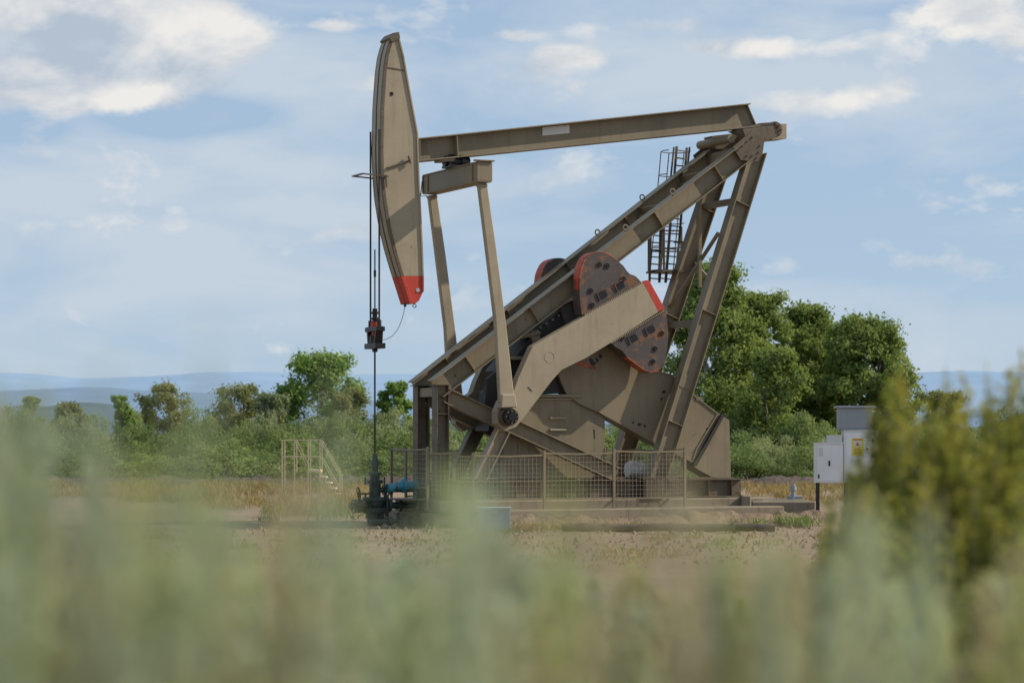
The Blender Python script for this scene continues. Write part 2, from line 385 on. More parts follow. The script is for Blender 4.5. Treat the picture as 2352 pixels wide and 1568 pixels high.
# cross members, each its own part
def cbo(mb): mb.obj("cross_member",[TAN],PJ,bevel=.003)
def cross(u,v,h=.16,w=.12,ss=.9,sref=.9):
    mb=MB(); t,z=M(u,v,sref); mb.box(V(t-w/2,-ss,z-h/2),V(t+w/2,ss,z+h/2)); cbo(mb)
cross(1700,460,.14,.14,.85); cross(1622,740,.16,.16,.88); cross(1570,875,.16,.16,.9)
for u,v,s in((1085,843,.56),(1240,722,.6),(1400,595,.68),(1540,480,.72),(1640,403,.76)):
    mb=MB(); t,z=M(u,v,s); d=(P3(1712,347,.8)-P3(1000,893,.55)).normalized(); q=V(t,0,z)
    mb.obox(q,(d,Vector((0,1,0)),d.cross(Vector((0,1,0)))),(.17,s-.02,.012)); mb.obox(q,(d,Vector((0,1,0)),d.cross(Vector((0,1,0)))),(.012,s-.02,.16)); cbo(mb)
cross(1012,900,.2,.2,.42,.55); cross(1712,350,.22,.3,.78,.8)
mb=MB(); mb.cyl(P3(1680,318,.75),P3(1680,318,.75)+Vector((0,1.5,0)),.1); cbo(mb)
mb=MB(); mb.bar(P3(1650,535,.9),P3(1540,705,-.9),.07,.07); cbo(mb)
mb=MB(); mb.bar(P3(1607,475,.3),P3(1607,660,.3),.08,.08); cbo(mb)
mb=MB(); mb.bar(P3(1592,600,-.9),P3(1655,700,.9)+Vector((0,0,.3)),.06,.06); cbo(mb)
# ladders on far side
mb=MB()
def ladder(a,b,wd,s,n,tilt=0):
    A0=P3(*a,s);B0_=P3(*b,s); e=Vector((.93,.36,0))*wd/2
    for g in(-1,1): mb.bar(A0+e*g,B0_+e*g,.045,.045)
    for i in range(n):
        q=A0+(B0_-A0)*((i+.5)/n); mb.bar(q-e,q+e,.028,.028,ref=Vector((0,0,1)))
ladder((1566,338),(1540,650),.38,-1.15,18)
ladder((1506,516),(1503,648),.36,-1.35,8)
ladder((1533,512),(1522,648),.24,-1.7,8)
for k in range(6):
    q=P3(1566-k*5,345+k*55,-1.15); pts=[q+Vector((.36*math.cos(an)*1.0,.30+.34*math.sin(an),0)) for an in np.linspace(-.6,math.pi+.6,9)]
    mb.tube(pts,.013,5)
for an in(.5,1.57,2.6): 
    q0=P3(1566,345,-1.15)+Vector((.36*math.cos(an),.30+.34*math.sin(an),0)); q1=P3(1541,620,-1.15)+Vector((.36*math.cos(an),.30+.34*math.sin(an),0)); mb.bar(q0,q1,.02,.02)
for k in(.35,.7): q=P3(1566-26*k,338+312*k,-1.15); mb.bar(q,q+Vector((.5,-.3,0)),.04,.04,ref=Vector((0,0,1)))
a=P3(1495,625,-1.4);b=P3(1588,628,-.9)
mb.box((a.x,b.y-.1,a.z-.02),(b.x,a.y+.25,a.z+.03))
for u,v,h in((1490,625,1.0),(1525,625,1.05),(1565,625,1.1)):
    q=P3(u,v,-1.4); mb.bar(q,q+Vector((0,0,h)),.04,.04)
for dz in(.5,1.0): mb.bar(P3(1490,625,-1.4)+Vector((0,0,dz)),P3(1565,625,-1.4)+Vector((0,0,dz)),.035,.035)
for u0 in (1548,1584): mb.bar(P3(u0,338,-1.0),P3(u0-14,470,-1.0),.035,.035)
mb.bar(P3(1652,410,-.9),P3(1650,450,-.9),.04,.04)
mb.obj("access_ladder",[TAND],PJ)
# gearbox
mb=MB()
mb.px([(1228,765),(1300,700),(1370,680),(1420,745),(1430,850),(1395,900),(1240,905),(1170,900),(1160,850)],.5,-.62,.5,0)
mb.px([(1285,705),(1335,680),(1352,722),(1300,748)],.6,-.3,.62,2)
mb.px([(1215,905),(1335,905),(1335,913),(1215,913)],.55,-.7,.66,1)
mb.px([(1130,900),(1210,820),(1220,910),(1210,990),(1120,990)],.3,-.4,.35,0)
mb.px([(1120,870),(1150,845),(1160,880),(1130,960),(1110,960)],.5,.3,.5,0)
c=P3(1262,820,1.0); mb.cyl(Vector((c.x,1.05,c.z)),Vector((c.x,-1.05,c.z)),.17,n=20)
for s in(-.7,.7): mb.cyl(Vector((c.x,s,c.z)),Vector((c.x,s*.7,c.z)),.3,n=24)
mb.px([(1165,818),(1225,818),(1225,826),(1165,826)],.6,.0,.62,1)
mb.px([(1195,770),(1240,760),(1244,767),(1198,778)],.6,.0,.60,1)
mb.px([(1218,760),(1238,757),(1246,800),(1228,806)],.56,.4,.56,1)
mb.px([(1165,830),(1172,830),(1172,900),(1165,900)],.55,.1,.58,1)
mb.px([(1190,860),(1206,830),(1212,834),(1198,866)],.56,.4,.57,2)
for i in range(7):
    c=P3(1240+i*14,752-i*9,.53); mb.cyl(c,c-Vector((0,.05,0)),.03,n=6,mat=1)
mb.obj("gearbox",[DARK,TAN,RUST],PJ,"dark greasy gear reducer between the frames",bevel=.01)
mb=MB()
mb.px([(1225,914),(1325,914),(1352,925),(1391,962),(1392,1098),(1148,1098),(1160,1020),(1195,955)],.6,-.3,.56,0)
mb.px([(1191,940),(1196,940),(1196,1098),(1191,1098)],.6,.56,.59,0)
for v in(960,987): mb.px([(1263,v-3),(1300,v-2),(1300,v+2),(1263,v+2)],.6,.561,.62,1)
mb.px([(1222,914),(1325,914),(1325,918),(1222,918)],.6,.561,.6,1)
mb.px([(1364,985),(1368,985),(1369,1008),(1366,1008)],.6,.55,.563,2)
mb.obj("gearbox_pedestal",[TAN,TAN2,GREASE_SHADE],PJ,bevel=.01)
# belt guard
gp=[(1283,860),(1290,848),(1335,825),(1400,788),(1440,820),(1495,850),(1540,860),(1560,880),(1607,918),(1648,950),(1600,1030),(1590,1060),(1498,1014),(1430,975),(1375,945),(1330,925),(1300,900)]
mb=MB(); mb.px(gp,.62,.12,.62,0)
tz=[M(u,v,.62) for u,v in gp]
for i in range(len(tz)):
    a=tz[i];b=tz[(i+1)%len(tz)]
    mb.bar(V(a[0],.632,a[1]),V(b[0],.632,b[1]),.035,.02,0)
mb.px([(1652,948),(1676,965),(1680,1110),(1662,1110),(1592,1070),(1602,1035),(1650,958)],.62,.05,.60,0)
mb.px([(1656,950),(1662,953),(1597,1070),(1590,1067)],.62,.05,.68,2)  # dark strip coloured in for the shaded gap beside the guard
mb.px([(1598,910),(1612,912),(1612,922),(1598,918)],.62,.3,.64,0)
random.seed(2)
for u,v,r in((1362,832,.085),(1372,826,.06),(1380,818,.05),(1357,826,.05),(1470,975,.06),(1482,978,.05),(1455,970,.04),(1525,900,.05),(1520,915,.04),(1625,985,.05)):
    c=P3(u,v,.64); n=9; ring=[c+Vector((math.cos(6.283*i/n)*r*random.uniform(.5,1.2),.019,math.sin(6.283*i/n)*r*random.uniform(.4,1.1))) for i in range(n)]
    mb.ext(ring,[p+Vector((0,.02,0)) for p in ring],1)
mb.px([(1325,828),(1370,842),(1368,850),(1322,836)],.64,.62,.64,3)
BG=mb.obj("belt_guard",[TAN,GREASE_SHADE,DARK,ORG],PJ,"large scuffed tan drive belt guard",bevel=.0)
mb=MB(); c=P3(1458,1078,-.3); mb.cyl(c+Vector((-.2,0,0)),c+Vector((.2,0,0)),.17,n=20); mb.box(c+Vector((-.12,-.15,.12)),c+Vector((.12,.15,.2))); mb.cyl(c+Vector((.2,0,0)),c+Vector((.26,0,0)),.12,n=20)
mb.box(c+Vector((-.2,-.15,-.3)),c+Vector((.2,.15,-.15)),1)
mb.obj("electric_motor",[WHITE,DARK],PJ,bevel=.01)
# skid
mb=MB(); ta=M(1035,1100,.95)[0]; tb=M(1700,1100,.95)[0]
for s in(-.98,.98): mb.ibeam(V(ta,s,.79),V(tb,s,.79),.42,.26,ribs=12)
for k in range(9):
    t=ta+.2+(tb-ta-.4)*k/8; mb.box(V(t-.07,-.84,.62),V(t+.07,.84,.96))
mb.box(V(ta-1.0,-.75,.575),V(ta-.02,.75,.60)); 
q=M(1500,1120,1.1)[0]; mb.box(V(q-.35,1.0,1.003),V(q+.35,1.25,1.04)); mb.box(V(q-.3,1.13,.58),V(q+.2,1.3,1.0))
mb.box(V(q+1.0,.4,1.003),V(q+2.2,1.0,1.03))
mb.obj("base_skid",[TAND],PJ,bevel=.004)

# bridle etc
mb=MB(); tn=min(t for t,z in ep)-.02
zc=M(860,750,0)[1]; ztop=M(860,300,0)[1]
for s in(-.26,.26):
    mb.cyl(V(tn,s,zc),V(tn,s,ztop),.022,n=8)
    mb.cyl(V(tn,s,zc-.05),V(tn,s,zc+.14),.05,n=10)
mb.obj("bridle_cable",[CABLE],PJ,"twin black steel wire bridle cables")
mb=MB(); z=zc
mb.obox(V(tn,0,z-.06),(Vector((0,1,0)),Vector((1,0,0)),Vector((0,0,1))),(.36,.10,.05),0)
for s in(-.28,.28):
    mb.ext([V(tn-.08,s*1.15,z),V(tn+.08,s*1.15,z),V(tn+.1,s*.7,z-.45),V(tn-.1,s*.7,z-.45)],[V(tn-.08,s*.85,z),V(tn+.08,s*.85,z),V(tn+.1,s*.45,z-.45),V(tn-.1,s*.45,z-.45)],0)
mb.obox(V(tn,0,z-.43),(Vector((0,1,0)),Vector((1,0,0)),Vector((0,0,1))),(.34,.12,.06),0)
mb.cyl(V(tn,0,z-.36),V(tn,0,z-.2),.11,mat=0); mb.cyl(V(tn,0,z-.2),V(tn,0,z-.02),.07,mat=1); mb.cyl(V(tn,0,z-.02),V(tn,0,z+.10),.09,mat=1); mb.cyl(V(tn,0,z+.1),V(tn,0,z+.4),.055,mat=0)
mb.cyl(V(tn,0,z+.15),V(tn,0,z+.2),.09,mat=0); mb.cyl(V(tn,0,z+.28),V(tn,0,z+.33),.08,mat=0)
mb.box(V(tn-.05,-.05,z-.56),V(tn+.05,.05,z-.49),0)
mb.obj("carrier_bar",[GREASE_SHADE,RED],PJ,"greasy black carrier bar with red clamp",bevel=.008)
mb=MB(); zr=M(858,573,0)[1]; mb.cyl(V(tn,0,1.2),V(tn,0,z-.4),.022,n=8); mb.cyl(V(tn,0,z+.35),V(tn,0,zr),.016,n=8); mb.cyl(V(tn,0,z+1.1),V(tn,0,z+1.25),.03,n=8)
mb.obj("polished_rod",[DARK],PJ)
mb=MB(); p0=P3(932,688,0);p1=V(tn+.1,.2,z-.3); pts=[]
for i in range(15):
    k=i/14; q=p0.lerp(p1,k); q.z-=.9*k*(1-k)*.9; q.x+=.35*k*(1-k); pts.append(q)
mb.tube(pts,.007,5); mb.cyl(p0+Vector((0,0,.02)),p0-Vector((0.02,0,.16)),.03,n=8)
mb.obj("safety_wire",[CABLE],PJ)

R=Matrix.Rotation(TH,4,'Z'); 
def LW(v): return (R@Vector(v))+Vector((0,D0,0))
def finish_local(mb):
    mb.v=[tuple(LW(v)) for v in mb.v]; return mb

# foundation
mb=MB(); t0_,t1_=-2.45,6.0
mb.box(V(t0_,-2.05,-.1),V(-1.2,1.2,.30)); mb.box(V(-1.21,-2.04,-.1),V(t1_,2.0,.38)); mb.box(V(t0_+.1,-1.3,.30),V(t1_-.1,1.25,.565))
finish_local(mb)
fo=mb.obj("concrete_foundation",[CONC],None,"weathered low concrete foundation slab under the pumpjack",bevel=.03,cat="foundation")
mb=MB(); a=W(1722,1172,56.5); b=W(1868,1172,56.5); mb.box((a.x,56,-.02),(b.x,58.5,.48)); mb.box((a.x-.25,55.9,-.02),(a.x-.02,56.4,.62))
mb.obj("concrete_block",[CONC],None,"pale low concrete block beside the pumpjack base",bevel=.03,cat="concrete block")
mb=MB(); q=W(1822,1140,57.2); mb.cyl((q.x,q.y,.48),(q.x,q.y,.85),.05); mb.cyl((q.x,q.y,.7),(q.x,q.y,.8),.08); mb.cyl((q.x-.15,q.y,.55),(q.x+.2,q.y,.55),.04); mb.box((q.x-.1,q.y-.1,.481),(q.x+.1,q.y+.1,.5))
mb.obj("standpipe",[GREY],None,"short grey capped standpipe on concrete",cat="pipe",bevel=.004)

# guard fence
FN=empty("guard_fence",LW(V(-1.8,1.9,.0)),"rusty tubular guard fence with welded wire mesh","fence",0)
def lw2(t,s,z): return LW(V(t,s,z))
def panel(p,q,z0,z1,posts=True):
    mb=MB(); a0=lw2(*p,z0);a1=lw2(*p,z1);b0=lw2(*q,z0);b1=lw2(*q,z1); d=(b0-a0); L=d.length; d.normalize(); rf=Vector((0,0,1)).cross(d)
    m_=(a1+b1)/2-Vector((0,0,.025)); mb.bar(a1,m_,.038,.038,ref=rf); mb.bar(m_,b1,.038,.038,ref=rf); mb.bar(a0,b0,.038,.038,ref=rf)
    mb.bar(lw2(*p,.36),a1+Vector((0,0,.06)),.055,.055,ref=rf); mb.bar(lw2(*q,.36),b1+Vector((0,0,.04)),.05,.05,ref=rf)
    mb2=MB(); n=max(2,int(L/.095)); m=int((z1-z0)/.095)
    for i in range(1,n): mb2.bar(a0+d*L*i/n,a1+d*L*i/n-Vector((0,0,.02)),.0065,.0065,ref=rf)
    for j in range(1,m):
        e=Vector((0,0,(z1-z0)*j/m)); mm=(a0+b0)/2+e+rf*(.009+.012*math.sin(j*2.1)); mb2.bar(a0+e+rf*.009,mm,.0065,.0065,ref=rf); mb2.bar(mm,b0+e+rf*.009,.0065,.0065,ref=rf)
    fr=mb.obj("fence_frame",[TAN],FN); fr.location-=FN.location
    w_=mb2.obj("wire_mesh",[WIRE],fr); w_.location-=Vector(fr.location)+FN.location
sF=1.92
ts=[M(u,1100,sF)[0] for u in(1087,1250,1410,1573)]
zt_=[1.54,1.60,1.63,1.68]
for i in range(3): panel((ts[i],sF),(ts[i+1],sF),.60,(zt_[i]+zt_[i+1])/2-.0)
tf=ts[0]; 
panel((tf,sF),(tf,.85),.60,1.56); panel((tf,.85),(-2.45,.85),.60,1.62); panel((-2.45,.85),(-2.45,-1.25),.85,1.70)
panel((ts[3],sF),(ts[3],-1.6),.6,1.68); panel((tf,-1.9),(ts[3],-1.9),.6,1.66)

# wellhead
WL=empty("wellhead",LW(V(tn,0,0)),"dark green oil wellhead with valves, handwheels and piping","wellhead",TH)
def wobj(mb,name,mats,label=None,bevel=0):
    o=mb.obj(name,mats,WL,label,bevel=bevel); return o
mb=MB()
prof=[(0,.22,.16),(.16,.26,.3),(.3,.34,.08),(.38,.26,.18),(.56,.34,.06),(.64,.16,.3),(.94,.22,.06),(1.0,.13,.12),(1.12,.18,.05),(1.2,.09,.28),(1.34,.13,.06),(1.48,.07,.1)]
for z0,r,h in prof: mb.cyl((0,0,z0),(0,0,z0+h+.02),r*.8,n=16)
for z in(.33,.58,.96): 
    for i in range(8):
        an=i*math.pi/4; mb.cyl((math.cos(an)*.23,math.sin(an)*.23,z-.05),(math.cos(an)*.23,math.sin(an)*.23,z+.12),.02,n=6)
wobj(mb,"valve_stack",[WGREEN],bevel=.006)
mb=MB(); mb.cyl((-.6,0,.45),(1.2,0,.45),.075); mb.cyl((-.45,0,.45),(-.3,0,.45),.15); mb.cyl((.3,0,.45),(.36,0,.45),.15); mb.cyl((.55,0,.45),(.62,0,.45),.15)
mb.cyl((1.2,0,.15),(1.2,0,1.02),.085); mb.cyl((1.2,0,.5),(1.2,0,.56),.15); mb.cyl((1.2,0,.85),(1.2,0,.9),.14)
mb.cyl((0,0,.80),(.95,0,.80),.06); mb.cyl((.2,0,.8),(.26,0,.8),.12); mb.cyl((.34,0,.8),(.40,0,.8),.12)
mb.tube([(.95,0,.8),(1.05,-.02,.78),(1.1,-.1,.6),(1.1,-.35,.25),(1.0,-.5,.1)],.05)
mb.cyl((.45,-.25,.1),(2.2,-.25,.1),.06); mb.cyl((-.3,-.5,.12),(1.3,-.5,.12),.05); mb.cyl((.6,-.5,.12),(.75,-.5,.12),.11); mb.cyl((.1,-.5,.12),(.2,-.5,.12),.1)
for x in(.9,1.5): mb.cyl((x,-.35,.1),(x,-.35,.65),.05); mb.cyl((x,-.35,.35),(x,-.35,.42),.1)
mb.box((.35,-.6,.0),(.55,-.4,.3)); mb.cyl((0.25,-.1,.2),(.25,-.1,.7),.04)
wobj(mb,"flow_piping",[WGREEN],bevel=.004)
mb=MB(); mb.cyl((.48,-.08,.88),(.92,-.08,.88),.10); mb.cyl((.62,-.08,.88),(.70,-.08,.88),.15); mb.cyl((.92,-.08,.88),(.97,-.08,.88),.15); mb.cyl((.7,-.08,.9),(.7,-.08,1.08),.035)
mb.cyl((1.4,-.2,.9),(1.4,-.2,.4),.03); mb.cyl((.25,-.12,.84),(.40,-.12,.84),.10)
wobj(mb,"check_valve",[TEAL],"teal painted check valve",bevel=.004)
for c,ax,r in(((-.42,-.1,.72),(1,-.6,.2),.15),((1.2,0,1.15),(0,0,1),.16),((.9,-.35,.7),(0,0,1),.10),((-.62,-.3,.45),(1,0,0),.14),((.0,-.42,.25),(0,1,0),.13)):
    mb=MB(); mb.torus(c,ax,r,.018); a=Vector(ax).normalized(); o=a.orthogonal().normalized(); o2=a.cross(o)
    for e in(o,o2): mb.bar(Vector(c)-e*r,Vector(c)+e*r,.016,.016,ref=a)
    mb.cyl(c,Vector(c)-a*.22 if ax[2]==1 else Vector(c)+(Vector((0,0,c[2]))-Vector(c))*.8,.02,n=6)
    wobj(mb,"handwheel",[DARK])
mb=MB(); mb.cyl((1.4,-.3,.0),(1.4,-.3,.5),.07); mb.cyl((1.4,-.3,.2),(1.4,-.3,.38),.13); mb.cyl((1.4,-.3,.42),(1.4,-.3,.46),.12); mb.cyl((1.4,-.3,.5),(1.4,-.3,.62),.1)
wobj(mb,"choke_body",[PLATE],"pale dusty choke body",bevel=.006)

mb=MB(); a=W(1097,1222,50.8); b=W(1172,1170,50.8); mb.box((a.x,50.8,0),(b.x,51.4,.44)); mb.box((a.x-.02,50.78,.44),(b.x+.02,51.42,.49)); mb.box((a.x+.28,50.76,.36),(a.x+.4,50.8,.43)); 
for dx in(.12,.56): mb.box((a.x+dx,50.79,.04),(a.x+dx+.02,50.8,.4))
mb.obj("utility_box",[BLUEW],None,"pale blue lidded utility box on the dirt",bevel=.015,cat="box")
mb=MB(); a=W(1290,1222,51); b=W(1775,1222,51)
mb.tube([(a.x+(b.x-a.x)*i/10,50.6+.03*math.sin(i),.08+.012*math.sin(i*1.7)) for i in range(11)],.085,12)
for i in(2,5,8): x=a.x+(b.x-a.x)*i/10; mb.cyl((x,50.6,.08),(x+.07,50.6,.08),.115); 
mb.obj("flowline_pipe",[TAND],None,"dark rusty flowline pipe lying on gravel",cat="pipe")

# cabinet
mbY=57.5
def cw(u,v): q=W(u,v,mbY); return q.x,q.z
CAB=empty("electrical_cabinet",(cw(1945,1100)[0],mbY,0),"white electrical control cabinets with grey hooded enclosure on posts","electrical cabinet",0)
def cobj(mb,name,mats,label=None,bevel=.008,par=None):
    par=par or CAB
    o=mb.obj(name,mats,par,label,bevel=bevel)
    off_=Vector(CAB.location)+(Vector(par.location) if par is not CAB else Vector((0,0,0))); o.location-=off_; return o
x0,z1=cw(1938,990);x1,z0=cw(2018,1108)
mb=MB(); mb.box((x0,mbY,z0),(x1,mbY+.45,z1)); mb.box((x0-.01,mbY-.03,z1),(x1+.01,mbY+.47,z1+.025)); BOXA=cobj(mb,"main_cabinet",[WHITE])
mb=MB(); mb.box((x0+.04,mbY-.022,z0+.05),(x1-.03,mbY-.001,z1-.04)); DR=cobj(mb,"door",[WHITE])
for zz in(.25,.6,.95): 
    mb=MB(); mb.box((x1-.16,mbY-.045,z0+zz),(x1-.12,mbY-.0225,z0+zz+.09),0); cobj(mb,"latch",[DARK],bevel=0)
mb=MB(); mb.cyl((x1-.28,mbY-.05,z0+.8),(x1-.28,mbY-.0225,z0+.8),.025,mat=0,n=10); cobj(mb,"push_button",[RED],bevel=0)
mb=MB(); lx0,lz1=cw(1956,1006);lx1,lz0=cw(1983,1046); mb.box((lx0,mbY-.0265,lz0),(lx1,mbY-.0225,lz1),0)
mb.box((lx0+.04,mbY-.029,lz0+.22),(lx1-.04,mbY-.0268,lz1-.06),1)
for k in range(4): mb.box((lx0+.05,mbY-.029,lz0+.05+k*.035),(lx1-.05-.03*(k%2),mbY-.0268,lz0+.062+k*.035),2)
mb.box((lx0+.03,mbY-.029,lz1-.045),(lx1-.03,mbY-.0268,lz1-.02),2)
mb.ext([Vector((lx0+.09,mbY-.031,lz0+.24)),Vector((lx1-.09,mbY-.031,lz0+.24)),Vector(((lx0+lx1)/2,mbY-.031,lz1-.08))],[Vector((lx0+.09,mbY-.0292,lz0+.24)),Vector((lx1-.09,mbY-.0292,lz0+.24)),Vector(((lx0+lx1)/2,mbY-.0292,lz1-.08))],2)
cobj(mb,"warning_label",[YEL,PLATE,RED],bevel=0)
x2,z3=cw(1873,1018);x3,z2=cw(1936,1108)
mb=MB(); mb.box((x2,mbY-.05,z2),(x3,mbY+.35,z3)); mb.box((x2+.03,mbY-.07,z2+.04),(x3-.03,mbY-.051,z3-.04)); mb.box((x2-.01,mbY-.08,z3),(x3+.01,mbY+.36,z3+.02))
mb.box((x2+.07,mbY-.076,z3-.3),(x2+.17,mbY-.0712,z3-.1),1); mb.box((x2+.3,mbY-.09,z2+.4),(x2+.34,mbY-.0712,z2+.52),2); mb.box((x2+.05,mbY-.076,z2+.1),(x2+.09,mbY-.0712,z2+.2),2)
mb.cyl((x2+.2,mbY+.1,z3+.02),(x2+.2,mbY+.1,z3+.12),.03,mat=1); mb.box((x2+.3,mbY+.0,z3+.02),(x2+.62,mbY+.3,z3+.2),1)
cobj(mb,"side_cabinet",[WHITE,PLATE,DARK])
x4,z5=cw(1922,932);x5,z4=cw(2010,984)
mb=MB(); mb.box((x4+.06,mbY+.0,z4),(x5-.06,mbY+.5,z5-.05)); mb.box((x4,mbY-.06,z5-.048),(x5,mbY+.56,z5)); mb.box((x4+.04,mbY-.02,z4-.03),(x5-.04,mbY+.5,z4-.001)); mb.cyl((x4+.3,mbY+.2,z1),(x4+.3,mbY+.2,z4),.05); mb.cyl((x4+.7,mbY+.2,z1),(x4+.7,mbY+.2,z4),.05)
cobj(mb,"hooded_enclosure",[GREY])
for x in(x2+.08,x3+.1,x1-.1):
    mb=MB()
    for yy in(.08,.3): mb.box((x-.03,mbY+yy,-.02),(x+.03,mbY+yy+.05,z2 if x<x0 else z0))
    mb.box((x-.025,mbY+.13,.3),(x+.025,mbY+.3,.35))
    cobj(mb,"support_post",[DARK])

# crossover stair at 80 m
SY=80.
ST=empty("metal_stairs",(W(700,1100,SY).x,SY,0),"small cream metal crossover stairs with pipe handrails","stairs",0)
def sx(u): return (u-CX)/F*SY
def sz(v): return H-(v-HZ)/F*SY
def sobj(mb,n):
    o=mb.obj(n,[RAIL],ST); o.location-=ST.location; return o
for y in(SY,SY+.9):
    mb=MB()
    for u,va,vb in((648,1010,1143),(676,1012,1143) if y==SY else (676,1012,1085),(708,1008,1143),(735,1010,1110),(781,1092,1143)):
        mb.bar(Vector((sx(u),y,sz(vb))),Vector((sx(u),y,sz(va))),.035,.035)
    for v in(1010,1048): 
        mb.bar(Vector((sx(648),y,sz(v))),Vector((sx(735),y,sz(v))),.032,.032)
    mb.bar(Vector((sx(735),y,sz(1010))),Vector((sx(781),y,sz(1092))),.035,.035); mb.bar(Vector((sx(735),y,sz(1048))),Vector((sx(779),y,sz(1125))),.03,.03)
    mb.bar(Vector((sx(676),y,sz(1010))),Vector((sx(705),y,sz(1070))),.025,.025)
    sobj(mb,"handrail")
mb=MB(); 
mb.box((sx(706),SY-.02,sz(1084)),(sx(736),SY+.92,sz(1078)))
for k in range(4):
    u=736+k*11; v=1094+k*13; mb.box((sx(u),SY,sz(v+3)),(sx(u+13),SY+.9,sz(v)))
    mb.box((sx(u)-.0,SY+.01,sz(v)),(sx(u)+.02,SY+.06,sz(v-12)))
sobj(mb,"tread")

# ---------------------------------------------------------------- vegetation
def leafmesh(name,C,half,wid,mats,up=.0,extra=None,nrm=None):
    n=len(C)
    if nrm is not None:
        N_=nrm/np.maximum(1e-6,np.linalg.norm(nrm,axis=1))[:,None]*1.1+np.random.normal(size=(n,3))*.7
        a=np.cross(N_,np.random.normal(size=(n,3))); a/=np.linalg.norm(a,axis=1)[:,None]
        b=np.cross(N_,a); b/=np.linalg.norm(b,axis=1)[:,None]
    else:
        a=np.random.normal(size=(n,3)); a[:,2]+=up; a/=np.linalg.norm(a,axis=1)[:,None]
        b=np.cross(a,np.random.normal(size=(n,3))); b/=np.linalg.norm(b,axis=1)[:,None]
    s=np.random.uniform(.65,1.35,size=(n,1)); a=a*half*s; b=b*wid*s
    vs=np.stack([C-a,C-b+a*.1,C+a,C+b+a*.1],1).reshape(-1,3)
    nv=len(vs); fi=np.arange(nv)
    me=bpy.data.meshes.new(name)
    if extra is not None and extra.v:
        ev=np.array(extra.v); faces=fi.reshape(-1,4).tolist()+[[i+nv for i in f] for f in extra.f]
        me.from_pydata(np.vstack([vs,ev]).tolist(),[],faces)
        mi=np.array([0]*n+[1]*len(extra.f)); me.polygons.foreach_set("material_index",mi)
    else:
        me.vertices.add(nv); me.vertices.foreach_set("co",vs.ravel()); me.loops.add(nv); me.loops.foreach_set("vertex_index",fi)
        me.polygons.add(n); me.polygons.foreach_set("loop_start",np.arange(0,nv,4)); me.polygons.foreach_set("loop_total",np.full(n,4)); me.update(calc_edges=True)
    for m_ in mats: me.materials.append(m_)
    me.validate(); return me
def rnd(a,b): return random.uniform(a,b)
def blobpts(m,sg):
    d=np.random.normal(size=(m,3)); d/=np.linalg.norm(d,axis=1)[:,None]
    r=np.random.uniform(.2,1,size=(m,1))**.6*np.random.choice([1,1,1.2,1.5],size=(m,1))
    return d*r*np.array(sg)

F_TREE=foliage("cottonwood_leaves",(.14,.20,.055),(.27,.34,.105),(.33,.38,.13),.42,.5)
F_TREE2=foliage("bright_leaves",(.15,.24,.06),(.25,.37,.11),(.31,.40,.13),.42,.6)
F_OLIVE=foliage("olive_leaves",(.17,.20,.08),(.29,.31,.13),(.34,.31,.15),.42,.6)
F_SCRUB=foliage("scrub_leaves",(.17,.235,.09),(.30,.37,.16),(.37,.39,.18),.42,.5,world=.25)
F_SCRUB2=foliage("grey_scrub_leaves",(.23,.275,.15),(.37,.40,.24),(.42,.42,.24),.42,.5,world=.25)

